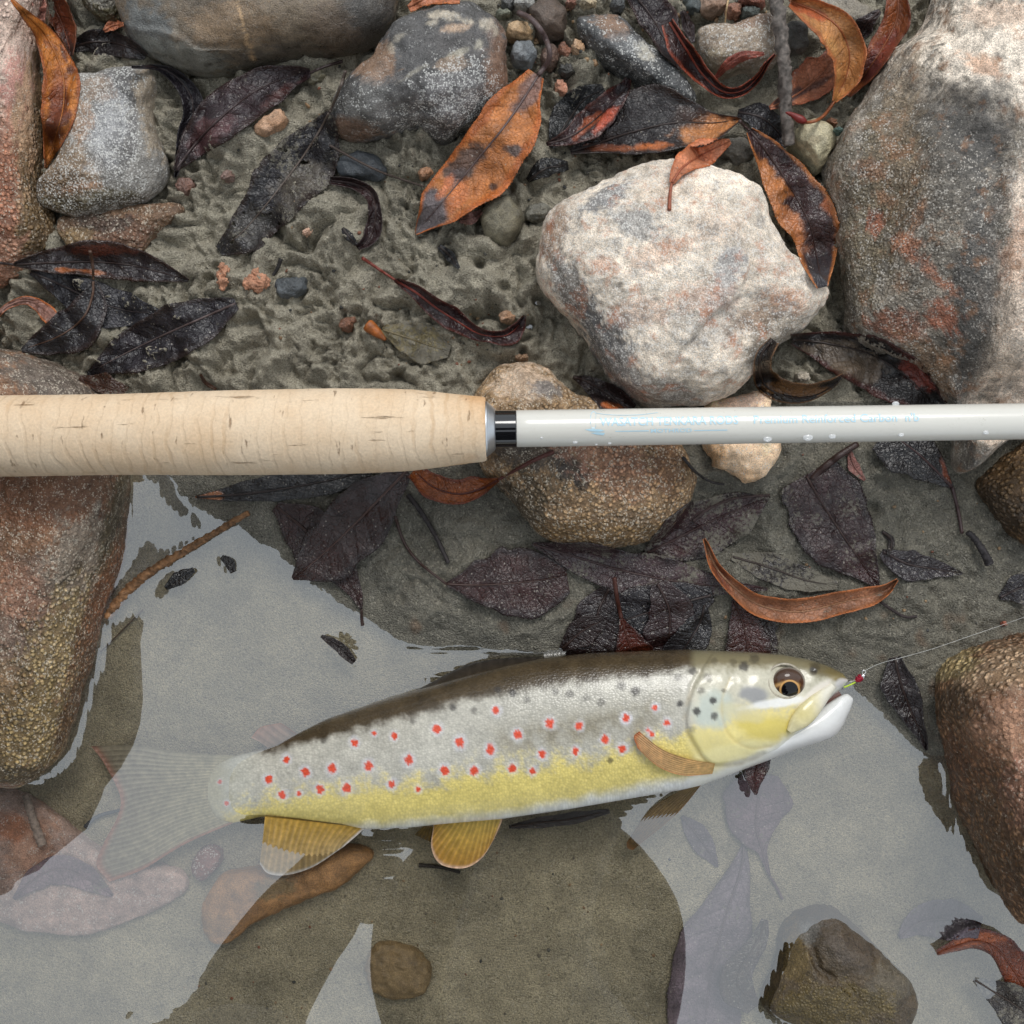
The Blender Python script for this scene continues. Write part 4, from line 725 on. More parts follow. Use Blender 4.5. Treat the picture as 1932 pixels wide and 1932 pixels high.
leaf('silver purple leaf with thin tip lying over the maroon leaf', [(1004,1026),(1085,1050),(1180,1078),(1280,1098),(1380,1108),(1448,1112)], [3,26,38,36,16,2], [3,28,42,40,16,2], C(96,72,74), C(74,54,56), dz=1, seed=55, silt=-.24, n=120, m=27, rgh=.22)
leaf('black wrinkled leaf beneath the silver purple leaf', [(1345,1122),(1270,1142),(1195,1165),(1120,1195),(1078,1215)], [14,46,50,44,16], [14,40,48,40,16], C(52,46,50), C(52,40,42), dz=.8, seed=56, silt=-.36, n=90, rgh=.15)
leaf('black sodden leaf under the silver purple leaf beside the red triangle', [(1150,1110),(1130,1150),(1120,1200),(1110,1248)], [14,40,46,40], [10,36,44,40], C(58,42,42), dz=.5, seed=76, silt=-.4, rgh=.14)
leaf('sodden maroon leaf between black wrinkled leaf and maroon leaf', [(1240,1100),(1262,1150),(1262,1200),(1255,1250)], [16,40,46,40], [12,36,44,40], C(66,42,42), dz=.5, seed=77, silt=-.36, rgh=.14)
leaf('dark leaf edge emerging from silt below the broad maroon black leaf', [(1470,1160),(1440,1185),(1432,1225),(1440,1255)], [8,26,34,30], [8,26,34,30], C(58,44,44), dz=.4, seed=78, silt=-.24, rgh=.16)
leaf('dark red leaf corner under the black wrinkled leaf at the waterline', [(1060,1225),(1100,1190),(1140,1170)], [6,26,10], [6,30,12], C(58,40,38), dz=.6, seed=57, silt=-.4, n=50)
leaf('red leaf triangle with upright stalk touching the trout back', [(1172,1166),(1182,1200),(1192,1230),(1198,1258)], [3,18,34,36], [3,14,32,36], C(110,46,28), C(80,34,26), dz=1.2, stalk=[(1159,1090,8),(1164,1128,4),(1172,1166,1.2)], seed=58, silt=-.48, rgh=.2, srad=(4,4))
leaf('dark maroon leaf behind the trout back with wet shine', [(1384,1130),(1398,1165),(1408,1205),(1412,1250)], [3,24,40,48], [3,22,36,44], C(84,38,34), C(64,36,36), dz=1, seed=59, silt=-.44, rgh=.16)
leaf('black wet leaf between the red triangle and the maroon leaf', [(1330,1140),(1318,1180),(1290,1225),(1270,1255)], [4,26,34,30], [4,22,30,30], C(50,46,50), dz=.5, seed=60, silt=-.38, rgh=.16)
leaf('orange crescent leaf curled on the silt with silt in its trough', [(1329,1016),(1352,1072),(1392,1114),(1440,1144),(1510,1154),(1590,1136),(1660,1118),(1694,1094)], [2,8,14,18,22,20,16,2], [2,10,16,20,20,20,18,2], C(152,104,76), C(176,104,58), [(1360,1080,14,40,-30,C(110,56,36),.8),(1400,1100,40,8,35,C(120,56,34),.8)], dz=[4,2.5,1.5,1.2,1.2,1.4,2,4], cl=3, cr=2.6, seed=61, silt=-.32, n=120, rgh=.4, ribcol=C(150,110,80))
leaf('shiny black maroon leaf against the warty orange stone', [(1688,1240),(1698,1285),(1718,1340),(1738,1385),(1749,1416)], [10,26,26,12,2], [12,34,26,14,2], C(50,34,34), C(46,34,36), dz=1.2, cl=1.5, seed=62, silt=-.6, rgh=.12, wave=1.6)
# in the pool
leaf('brown red leaf floating half out of the water at the right border', [(1768,1800),(1800,1788),(1840,1776),(1880,1790),(1912,1830),(1940,1880)], [6,14,26,30,34,30], [4,10,14,16,24,28], C(124,62,36), C(96,44,32), [(1850,1770,50,12,-5,C(180,98,58),.7)], dz=[11,12,13,12,11,9], cl=2.5, cr=-2, drape=.1, seed=63, silt=-.6, rgh=.14, clamp=False)
leaf('dark silted leaf rising at the lower right corner of the pool', [(1838,1848),(1870,1868),(1920,1900),(1975,1940)], [4,26,40,44], [4,24,46,50], C(76,66,58), C(60,52,50), dz=9.5, drape=.2, seed=64, silt=-.22, rgh=.25, clamp=False)
leaf('big purple sunken leaf on the pool bed beside the ridged stone', [(1404,1590),(1398,1640),(1375,1710),(1352,1790),(1336,1870),(1330,1950)], [3,22,50,62,66,60], [3,26,52,66,72,60], C(110,96,104), C(92,78,84), dz=1, seed=65, silt=-.28, n=120, m=33)
leaf('sunken purple leaf whose dark tip pokes out below the gill', [(1452,1652),(1438,1605),(1426,1560),(1430,1505),(1436,1460)], [2,8,52,60,30], [2,8,44,62,30], C(104,84,92), C(92,74,80), dz=1, seed=66, silt=-.3, stalk=[(1476,1696,.3),(1464,1672,.3),(1452,1652,.8)])
leaf('dark red wet leaf tip breaking the water under the gill', [(1432,1404),(1430,1440),(1424,1470),(1426,1500)], [20,22,16,2], [20,20,18,2], C(84,36,32), C(60,30,28), dz=11, drape=.1, seed=67, silt=-.6, rgh=.12, clamp=False, n=40)
leaf('narrow sunken dark leaf beside the far pectoral fin', [(1286,1540),(1312,1572),(1336,1606),(1354,1636)], [3,20,16,2], [3,18,18,2], C(92,80,86), seed=68, silt=-.3)
leaf('faint sunken leaf between ridged stone and floating leaf', [(1696,1768),(1738,1740),(1790,1736),(1850,1750)], [4,30,36,20], [4,30,34,20], C(104,92,100), seed=69, silt=-.28)
leaf('brown silty leaf lying in water against the ridged stone', [(1444,1735),(1430,1775),(1400,1822),(1392,1860),(1424,1902)], [6,18,22,28,10], [6,14,24,34,16], C(88,66,50), C(74,46,44), dz=6, drape=.3, seed=70, silt=-.25, rgh=.2)
leaf('purple sunken leaf on the broad pale slab', [(26,1696),(70,1655),(118,1640),(170,1662),(212,1690)], [3,18,26,22,3], [3,20,28,22,3], C(116,96,102), seed=71, silt=-.28)
leaf('small black debris curl floating above the trout back', [(606,1200),(630,1214),(650,1232),(668,1250)], [3,9,11,5], [3,8,9,5], C(50,36,32), dz=6.5, drape=.1, seed=72, silt=-.5, n=40, m=15, clamp=False, rib=False)
leaf('black rotten leaf crumbs at the tip of the crusted stick', [(418,1050),(432,1062),(440,1080)], [4,10,5], [4,9,5], C(40,34,34), dz=3, drape=.2, seed=73, silt=-.6, n=30, m=11, rgh=.1, rib=False)
leaf('black shiny leaf debris between stick and waterline', [(312,1110),(338,1092),(366,1075)], [4,14,5], [4,12,5], C(36,34,36), dz=4, drape=.2, seed=74, silt=-.6, n=30, m=11, rgh=.1, rib=False)
leaf('dark sunken leaf under the trout belly', [(960,1560),(1020,1552),(1080,1545),(1150,1530)], [3,10,12,4], [3,10,10,4], C(60,40,36), dz=7, drape=.2, seed=75, silt=-.4, rgh=.15, n=50)

# --- twigs and stems
def stick(name, label, pts, r0, r1, col, dz=.5, jitter=.25, cat='twig', seg=12, n=60, cols_fn=None, seed=0, endz=None):
    st, _ = crom(np.array(pts, float), n); z = t_at(st[:, 0], st[:, 1], .001); k = 15
    zz = np.convolve(np.pad(np.array([z[max(0, i-4):i+5].max() for i in range(n)]), k//2, mode='edge'), np.ones(k)/k, 'valid') if endz is None else interp_s(endz, n)*MM
    rr = np.linspace(r0, r1, n)*S; zz = zz+(dz*MM+rr if endz is None else 0); x, y = at(st[:, 0], st[:, 1], zz)
    o = tube(name, np.stack([x, y, zz], 1), rr, M_wood, None, col, seg, None, seed, jitter, cols_fn=cols_fn, raster=True)
    return tag(o, label, cat)
stick('twig', 'grey weathered twig standing between the tan stone and orange leaf', [(1462,-20),(1470,40),(1478,100),(1482,160),(1482,215),(1488,274)], 13, 10, C(98,90,84), endz=[22,23,22,20,18,15], jitter=.45, cols_fn=lambda X, c: c*(1+.8*fbm(X[:, 0]*1400, X[:, 1]*110, X[:, 2]*1400, 3)[:, None]))
stick('twig', 'thin dark stem crossing from decaying leaf to the big orange leaf', [(622,274),(665,298),(720,325),(800,352)], 2.2, 1.8, C(70,58,52), dz=1, jitter=.1, seg=7)
stick('twig', 'crusted rust stick leading from the stone into the pool', [(202,1164),(235,1120),(275,1085),(330,1050),(390,1015),(450,978),(470,968)], 10, 5, C(128,92,60), endz=[-1,0,1.2,2,2.6,3.2,4], jitter=.5, seed=3, n=110, cols_fn=lambda X, c: c*(1+.7*fbm(X[:, 0]*600, X[:, 1]*600, X[:, 2]*600, 3)[:, None]))
stick('twig', 'black doubled stem stuck in the silt beside the maroon leaf', [(770,934),(796,968),(822,1012),(846,1062)], 5, 4, C(48,42,42), dz=.6, seg=8)
stick('twig', 'thin black root lying below the peach quartz stone', [(1288,862),(1312,890),(1340,908),(1366,914)], 3, 2, C(44,40,40), seg=7)
stick('twig', 'curved dark stem arching over the silted maroon leaf', [(1306,984),(1340,958),(1390,940),(1452,934)], 2.8, 2.2, C(62,46,44), seg=7)
stick('twig', 'thin dark stem poking from under the orange crescent leaf', [(1662,1136),(1685,1152),(1708,1164),(1730,1163)], 3, 2.6, C(50,40,40), seg=7)
stick('twig', 'black twig stub with a forked foot on the silt', [(1826,1004),(1840,1018),(1856,1042),(1866,1064)], 5.5, 8, C(44,40,42), seg=9, dz=1.5)
stick('twig', 'thin pale stem lying on the pool floor near the rust stone', [(190,1230),(230,1190),(270,1150)], 1.6, 1.4, C(84,66,50), seg=6)
stick('twig', 'short black stem under water behind the tail fin', [(160,1560),(185,1540),(228,1528)], 4, 3, C(64,66,72), dz=1, seg=7)
stick('twig', 'dry straw stem rising at the picture top by the tan stone', [(1374,0),(1370,22),(1368,42)], 1.8, 1.4, C(190,160,120), dz=5, seg=6)
stick('twig', 'pale woody stem fragment on the sunken slab', [(48,1500),(62,1545),(80,1595)], 7, 9, C(150,134,124), dz=.6, seg=8)
stick('twig', 'small black debris stem below the pelvic fin', [(790,1632),(830,1636),(868,1646)], 4, 3, C(50,42,36), seg=7)
stick('twig', 'dark broken stem end beside the silt clod', [(530,488),(524,505),(515,520)], 4, 3, C(40,36,34), dz=2, seg=7)
# red bud at the end of the twisted tan leaf's stalk
z0 = float(t_at(1492, 219))+.007; P, _ = crom(np.array([(1522,230),(1508,224),(1494,216),(1482,212)], float), 16); bx, by = at(P[:, 0], P[:, 1], z0)
o = tube('bud', np.stack([bx, by, np.full(16, z0)], 1), np.array([2, 4, 5.5, 6.5, 7, 7, 6.8, 6.2, 5.6, 5, 4.4, 4, 3.6, 3, 2.2, 1])*S, M_stalk, None, C(112,26,20), 10, cols_fn=lambda X, c: c)
tag(o, 'small shiny red bud with an orange tip beside the grey twig', 'bud')
# silt-coated seed pod
z0 = float(t_at(708, 622))+.002; P, _ = crom(np.array([(692,612),(705,622),(728,642)], float), 14); bx, by = at(P[:, 0], P[:, 1], z0)
o = tube('seed_pod', np.stack([bx, by, np.full(14, z0)], 1), np.array([10, 12, 12, 11.5, 11, 10, 9.5, 9, 8, 7, 6, 5, 4, 2])*S*1.0, M_stalk, None, C(150,84,34), 12, cols_fn=lambda X, c: c*(1+.6*fbm(X[:, 0]*300, X[:, 1]*300, 0, 3)[:, None]))
tag(o, 'amber seed pod beside the silt coated wing on the mud', 'seed pod')
# orange crust lumps on the silt clod
for lb, uu0, vv0, ru, rv in (('orange crumbly crust on the left of the silt clod', 420, 522, 9, 24), ('orange crumbly crust on the right of the silt clod', 484, 533, 22, 22)):
    g = float(t_at(uu0, vv0))/MM; a = np.linspace(0, 2*math.pi, 14, endpoint=False); r2 = random.Random(int(uu0)); q = np.array([r2.uniform(.75, 1.2) for _ in a])
    rock('crust_flake', lb, 'crust', np.stack([uu0+ru*q*np.cos(a), vv0+rv*q*np.sin(a)], 1), g+1.8, M_rock, col=C(178,124,92), base_z=g-.5, lump=1.0, fine=.8, seed=int(uu0), na=60, nr=20, rgh=.8, sink=2)
# ------------------------------------------------------------------ trout
def kn(K, u):
    K = np.array(K, float); q = np.interp(u, K[:, 0], K[:, 1]); return q
uS = np.concatenate([np.linspace(392, 1540, 420), np.linspace(1542, 1600, 60)])
def smooth1(a, k):
    ker = np.hanning(k+2)[1:-1]; ker /= ker.sum(); return np.convolve(np.pad(a, k//2, mode='reflect', reflect_type='odd'), ker, 'valid')
F_TOP = [(392,1474),(397,1458),(410,1442),(440,1427),(500,1412),(526,1404),(569,1380),(616,1357),(706,1327),(784,1303),(870,1277),(950,1257),(1019,1243),(1110,1233),(1226,1228),(1297,1226),(1424,1231),(1474,1235),(1525,1244),(1563,1256),(1590,1270),(1600,1282)]
F_BOT = [(392,1512),(397,1530),(410,1546),(440,1553),(493,1541),(560,1546),(644,1555),(690,1565),(777,1561),(820,1556),(947,1545),(1077,1526),(1210,1503),(1288,1490),(1322,1482),(1398,1454),(1449,1434),(1480,1416),(1510,1388),(1535,1356),(1556,1329),(1573,1310),(1588,1299),(1600,1286)]
F_TH = [(392,1.2),(410,2.4),(440,4.3),(500,6),(616,9),(784,12.5),(950,14),(1200,14.5),(1350,14),(1450,12.5),(1530,9.5),(1575,6.5),(1592,4.5),(1600,2)]
F_ZC = [(392,-4.2),(433,-3.2),(500,-2),(616,1.0),(784,5),(950,7),(1200,7.5),(1400,7.5),(1500,7.5),(1600,8)]
fu = np.linspace(392, 1600, 1209)
f_top, f_bot = smooth1(kn(F_TOP, fu), 21), smooth1(kn(F_BOT, fu), 21); f_th, f_zc = smooth1(kn(F_TH, fu), 61), smooth1(kn(F_ZC, fu), 81)
f_top[:16] = kn(F_TOP, fu)[:16]; f_bot[:16] = kn(F_BOT, fu)[:16]; f_top[-12:] = kn(F_TOP, fu)[-12:]; f_bot[-12:] = kn(F_BOT, fu)[-12:]; f_th = np.maximum(f_th, 1.2)
ft = lambda u: np.interp(u, fu, f_top); fb = lambda u: np.interp(u, fu, f_bot); fh = lambda u: np.interp(u, fu, f_th); fz = lambda u: np.interp(u, fu, f_zc)
SE = 2.25
def surf(u, v):
    """height (mm) of the upper flank"""
    c = np.clip((v-(ft(u)+fb(u))/2)/((fb(u)-ft(u))/2), -.985, .985); return fz(u)+fh(u)*(1-np.abs(c)**SE)**(1/SE)
OPER = np.array([(1322,1268),(1308,1290),(1301,1312),(1293,1341),(1292,1371),(1301,1392),(1312,1412),(1326,1432),(1350,1446),(1400,1440),(1440,1424)], float)
PREO = np.array([(1378,1280),(1364,1312),(1362,1340),(1366,1364),(1374,1385),(1392,1402),(1420,1412),(1455,1408)], float)
def poly_dist(u, v, L):
    L, _ = crom(L, 60); dd = np.full(u.shape, 1e9); sd = np.zeros(u.shape)
    for a in range(59):
        A, B = L[a], L[a+1]; e = B-A; q = np.clip(((u-A[0])*e[0]+(v-A[1])*e[1])/(e@e), 0, 1)
        px, py = u-A[0]-q*e[0], v-A[1]-q*e[1]; d = np.hypot(px, py); m = d < dd; dd = np.where(m, d, dd); sd = np.where(m, np.sign(e[0]*py-e[1]*px), sd)
    return dd, sd
RED_S = [(471.7+.3906*a, 1207.5+.3906*b, r*.3906) for a, b, r in [(90,673,19),(155,748,18),(237,742,12),(177,577,17),(267,638,19),(338,722,19),(397,620,21),(467,715,21),(505,498,18),(573,608,21),(600,450,11),(697,463,16),(685,697,17),(767,579,22),(812,720,14),(903,430,20),(940,630,21),(1013,493,22),(1083,632,20),(1162,530,22),(1188,340,17),(1268,620,19),(1293,457,19),(1366,634,15),(1410,553,18),(1448,402,21),(1572,537,17),(1590,415,18),(1716,480,19),(1798,525,18),(1815,378,18)]]
RED_S += [(a/3, 1288+b/3, r/3) for a, b, r in [(1245,562,12),(1283,682,12)]]
RED_S += [(1169.8+.2539*a, 1188.6+.2539*b, r*.2539) for a, b, r in [(260,575,22),(45,655,26),(350,690,24),(210,745,16),(235,775,20)]]
DRK_S = [(471.7+.3906*a, 1207.5+.3906*b, r*.3906, k) for a, b, r, k in [(355,487,16,.5),(785,393,15,.5),(980,328,20,.8),(1083,340,17,.6),(1195,240,20,.7),(1270,258,20,.9),(1338,290,18,.6),(1475,250,18,.6),(1545,262,22,.7),(1627,280,18,.5),(1695,300,22,.6),(1790,222,22,.55),(1862,245,24,.65),(1740,582,16,.8)]]
DRK_S += [(1169.8+.2539*a, 1188.6+.2539*b, r*.2539, k) for a, b, r, k in [(430,350,34,.6),(540,305,34,.8),(650,355,36,.6),(600,450,30,.6),(690,525,30,1),(570,605,32,1),(700,640,30,.9),(445,550,28,1),(920,270,40,.9),(110,450,40,.6),(1000,215,40,.6),(770,450,18,.6),(1450,280,40,.6),(1440,300,20,.5),(700,230,30,.4),(840,240,30,.4),(540,740,28,.4),(20,415,30,.4)]]
def fish_col(u, v):
    n1 = fbm(u*.03, v*.03, 1.1, 4); n2 = fbm(u*.16, v*.16, 4.1, 3)
    vb = kn([(392,1430),(526,1411),(628,1389),(706,1367),(784,1349),(862,1326),(940,1311),(1019,1295),(1136,1281),(1226,1274),(1297,1262),(1400,1260),(1474,1258),(1530,1268),(1570,1284),(1600,1300)], u)
    vy = kn([(392,1545),(433,1530),(500,1504),(600,1492),(690,1482),(800,1476),(900,1456),(1000,1446),(1100,1430),(1200,1412),(1280,1384),(1330,1380),(1400,1352),(1480,1330),(1560,1340)], u)
    vw = kn([(392,1600),(560,1570),(690,1560),(800,1551),(947,1535),(1077,1513),(1210,1484),(1288,1470),(1350,1452),(1420,1424),(1480,1392),(1530,1350),(1570,1300),(1600,1290)], u)
    back = C(76,64,46)*(1+.35*n1+.15*n2)[:, None]; flank = C(188,184,172)*(1+.20*n1+.16*n2)[:, None]  # pale flank partly paints in sky sheen, with its edge at the back
    olive = C(118,108,84)*(1+.3*n2)[:, None]
    om = (sstep(860, 1000, u)*sstep(1290, 1230, u)*np.exp(-((v-(vy-55))/34)**2)*np.clip(.65+n1*.9, 0, 1))[:, None]
    flank = flank*(1-om*.75)+om*.75*olive
    yel = C(218,200,120)*(1+.14*n1+.10*n2)[:, None]; wht = C(232,232,228)*(1+.04*n2)[:, None]
    tl = sstep(520, 430, u)[:, None]; flank = flank*(1-tl*.3)+tl*.3*C(190,195,185)
    c = back
    m = sstep(-10, 12, v-vb+n1*8+n2*2)[:, None]; c = c*(1-m)+flank*m
    m = sstep(-26, 24, v-vy+n1*24+n2*14)[:, None]; c = c*(1-m)+yel*m
    m = sstep(-16, 14, v-vw+n1*6)[:, None]; c = c*(1-m)+wht*m
    c = c*1.08
    def pat(c, p, col, k, soft=.7): m_ = blob_mask(u, v, p, soft, .25*n1)[:, None]*k; return c*(1-m_)+m_*np.asarray(col)
    # head
    hd = sstep(1296, 1316, u)[:, None]; c = c*(1-hd*.25)+hd*.25*C(222,214,170)
    c = pat(c, (1345,1340,38,36,0), C(190,205,200), .55); c = pat(c, (1340,1400,44,26,10), C(222,208,140), .7); c = pat(c, (1440,1372,54,24,8), C(216,196,96), .85)
    c = pat(c, (1420,1310,26,16,10), C(132,134,142), .75); c = pat(c, (1400,1345,50,16,10), C(214,204,158), .6); c = pat(c, (1470,1326,60,8,-8), C(238,238,236), .8); c = pat(c, (1540,1306,40,9,-38), C(236,228,216), .8)
    c = pat(c, (1580,1272,22,14,20), C(140,124,72), .7); c = pat(c, (1588,1290,14,9,-10), C(225,222,220), .9); c = pat(c, (1555,1262,30,12,15), C(104,92,62), .6); c = pat(c, (1380,1420,70,16,-14), C(228,218,160), .7)
    c = pat(c, (1534,1266,7,8,0), C(70,66,62), .7)
    dop, _ = poly_dist(u, v, OPER); dpr, _ = poly_dist(u, v, PREO)
    m = (np.exp(-(dop/4)**2)*.35*(.6+n1))[:, None]; c = c*(1-m)+m*C(150,126,70); m = (np.exp(-(dpr/2.6)**2)*.3)[:, None]; c = c*(1-m)+m*C(196,170,100)
    m = sstep(450, 400, u+n1*14)[:, None]; c = c*(1-m)+m*C(190,184,158)
    for a, b, r, k in DRK_S:
        d = np.hypot(u-a, v-b)/r+.25*n2; m = (sstep(1.25, .55, d)*k*.9)[:, None]; c = c*(1-m)+m*C(52,48,46)
    for a, b, r in RED_S:
        d = np.hypot((u-a)/1.0, (v-b)/1.1)/r+.35*n2
        m = (sstep(2.2, 1.0, d+.35*n1)*.55)[:, None]; c = c*(1-m)+m*C(226,224,230)
        m = sstep(1.15, .8, d)[:, None]; c = c*(1-m)+m*C(226,84,56)
    return c
def skin_mat(name='trout_skin', rough=.26):
    t = NT(name); co = t.attr('SUV', 'Vector'); col = t.attr('Col', 'Color')
    v = t.vor(co, 1.0, 'F1', .8); d = v.outputs['Distance']; r = t.n('SeparateColor', {0: v.outputs['Color']}).outputs[0]
    sc = t.attr('Scl')
    m = t.math('MULTIPLY', t.map(d, .1, .75, 1.08, .84), t.map(r, 0, 1, .93, 1.07)); m = t.math('ADD', t.math('MULTIPLY', m, sc), t.math('SUBTRACT', 1.0, sc))
    c = t.mix(1.0, col, t.grey(m), 'MULTIPLY')
    n = t.noise(t.obj(), 900, 4)
    h = t.math('MULTIPLY_ADD', t.math('MULTIPLY', d, -1.0), sc, t.math('MULTIPLY', n, .25))
    t.principled(Base_Color=c, Roughness=rough, Normal=t.bump(h, .00016), Specular_IOR_Level=.5, Coat_Weight=.25, Coat_Roughness=.12, Subsurface_Weight=.0)
    return t.m
M_skin = skin_mat()
na_f = 260; ph = np.linspace(0, 2*math.pi, na_f, endpoint=False)
UU = np.repeat(uS, na_f).reshape(-1, na_f); cph, sph = np.cos(ph), np.sin(ph)
cy = np.sign(cph)*np.abs(cph)**(2/SE); sz = np.sign(sph)*np.abs(sph)**(2/SE)
vc, hv = (ft(uS)+fb(uS))/2, (fb(uS)-ft(uS))/2
VV = vc[:, None]-hv[:, None]*cy[None]; ZZ = fz(uS)[:, None]+fh(uS)[:, None]*sz[None]
upm = sstep(.05, .4, sz)[None]*np.ones_like(UU)
dop, sop = poly_dist(UU, VV, OPER); dpr, spr = poly_dist(UU, VV, PREO)
hd = sstep(1270, 1300, UU)
ZZ += upm*(np.where(sop < 0, 1, 0)*.9*sstep(0, 9, dop)*np.exp(-(dop/70)**2)-.25*np.exp(-(dop/5)**2)-.22*np.exp(-(dpr/4)**2))*hd
ZZ += upm*(-1.2*np.exp(-(((UU-1487)/40)**2+((VV-1289)/36)**2)**2)+.25*fbm(UU*.02, VV*.02, 0, 3)*hd)
ZZ += upm*(-.8*np.exp(-(((UU-1534)/6)**2+((VV-1266)/5)**2)))
zcn = fz(uS)[:, None]*np.ones_like(UU)
X, Y = at(UU, VV, np.maximum(ZZ, zcn)*MM); FV = np.stack([X, Y, ZZ*MM], -1).reshape(-1, 3)
f_base = np.array([*at(1000, 1400, 0), -.0085])
trout = empty('trout', f_base); tag(trout, 'spotted brown trout with red and black spots and yellow belly lying in the shallow pool', 'fish')
fcol = fish_col(UU.ravel(), VV.ravel())
scl = (sstep(1310, 1280, UU)*.85+.12*sstep(1280, 1310, UU)).ravel()
cyl = np.cumsum(np.concatenate([[0], np.hypot(np.diff(cy), np.diff(sz))]))
row = np.stack([UU.ravel()/5.2, (VV.ravel()+ZZ.ravel()*2)/4.2, np.zeros(UU.size)], 1)
Ff = grid_faces(len(uS), na_f, True)
if np.cross(FV[Ff[0, 1]]-FV[Ff[0, 0]], FV[Ff[0, 3]]-FV[Ff[0, 0]])@(FV[Ff[0, 0]]-FV[:na_f].mean(0)) < 0: Ff = Ff[:, ::-1]
capn = [len(FV), len(FV)+1]; FV = np.vstack([FV, FV[:na_f].mean(0), FV[-na_f-0:].mean(0)])
body = mesh_np('body', FV, Ff, M_skin, trout, cols=np.vstack([fcol, fcol[:1], fcol[-1:]]), attrs={'SUV': np.vstack([row, row[:1], row[-1:]]), 'Scl': np.concatenate([scl, [0, 0]])})
t_add(FV, Ff, 3)
def loft(name, A, B, zc, th, nA, colfn, mat, parent, lift=0.0):
    """closed lens between edge curves A and B (picture points)"""
    a, _ = crom(np.array(A, float), nA); b, _ = crom(np.array(B, float), nA); ns = 40
    z = interp_s(zc, nA); t_ = interp_s(th, nA); p = np.linspace(0, 2*math.pi, ns, endpoint=False)
    q = .5-.5*np.cos(p); U = a[:, 0][:, None]*(1-q)+b[:, 0][:, None]*q; V = a[:, 1][:, None]*(1-q)+b[:, 1][:, None]*q
    Z = z[:, None]+t_[:, None]*np.sign(np.sin(p))*np.abs(np.sin(p))**.9
    x, y = at(U, V, np.maximum(Z, z[:, None])*MM); W = np.stack([x, y, Z*MM], -1).reshape(-1, 3); F = grid_faces(nA, ns, True)
    k = (nA//2)*ns; c0 = W[k:k+ns].mean(0)
    if np.cross(W[F[k, 1]]-W[F[k, 0]], W[F[k, 3]]-W[F[k, 0]])@(W[F[k, 0]]-c0) < 0: F = F[:, ::-1]
    cc = colfn(U.ravel(), V.ravel()); return mesh_np(name, W, F, mat, parent, cols=cc, attrs={'SUV': np.stack([U.ravel()/3, V.ravel()/3, 0*U.ravel()], 1), 'Scl': .06})
def jawcol(u, v):
    n = fbm(u*.04, v*.04, 6, 3)[:, None]; c = C(228,228,226)*(1+.05*n); m = np.exp(-((v-(1425-(u-1480)*.42))/14)**2)[:, None]*.35; c = c*(1-m)+m*C(196,188,184)  # pinkish grey band paints shadow along the jaw's lower edge
    m = sstep(1480, 1420, u)[:, None]; return c*(1-m)+m*fish_col(u, v)
loft('lower_jaw', [(1400,1392),(1440,1388),(1480,1378),(1518,1356),(1545,1340),(1560,1329),(1584,1314),(1598,1309),(1608,1316)], [(1400,1453),(1449,1435),(1500,1415),(1551,1399),(1576,1387),(1590,1371),(1600,1349),(1607,1332),(1610,1322)],
     [6.5,6.5,6.8,7,7.2,7.5,7.8,8,8], [8.5,8.5,8.3,7.6,6.8,5.5,4,3,.8], 90, jawcol, M_skin, trout)
def maxcol(u, v):
    n = fbm(u*.15, v*.15, 2, 3)[:, None]; c = C(222,212,170)*(1+.12*n); m = np.exp(-(((u-1515)/26)**2+((v-1345)/24)**2))[:, None]*.6; c = c*(1-m)+m*C(208,192,116)
    m = sstep(1530, 1560, u)[:, None]*.6; return c*(1-m)+m*C(232,230,226)
loft('maxilla', [(1568,1289),(1545,1303),(1522,1319),(1503,1338),(1490,1358),(1484,1376)], [(1578,1298),(1568,1312),(1557,1330),(1542,1352),(1522,1371),(1494,1384)], [14,15.6,17,18,18,17.2], [1.2,1.6,1.8,1.8,1.8,1.2], 50, maxcol, M_skin, trout)
# dark mouth lining behind the gape
loft('mouth_lining', [(1545,1316),(1562,1308),(1580,1300)], [(1550,1338),(1570,1326),(1590,1314)], [6,6,6], [1.5,1.5,1.0], 16, lambda u, v: np.broadcast_to(C(120,88,80), (len(u), 3)), M_skin, trout)
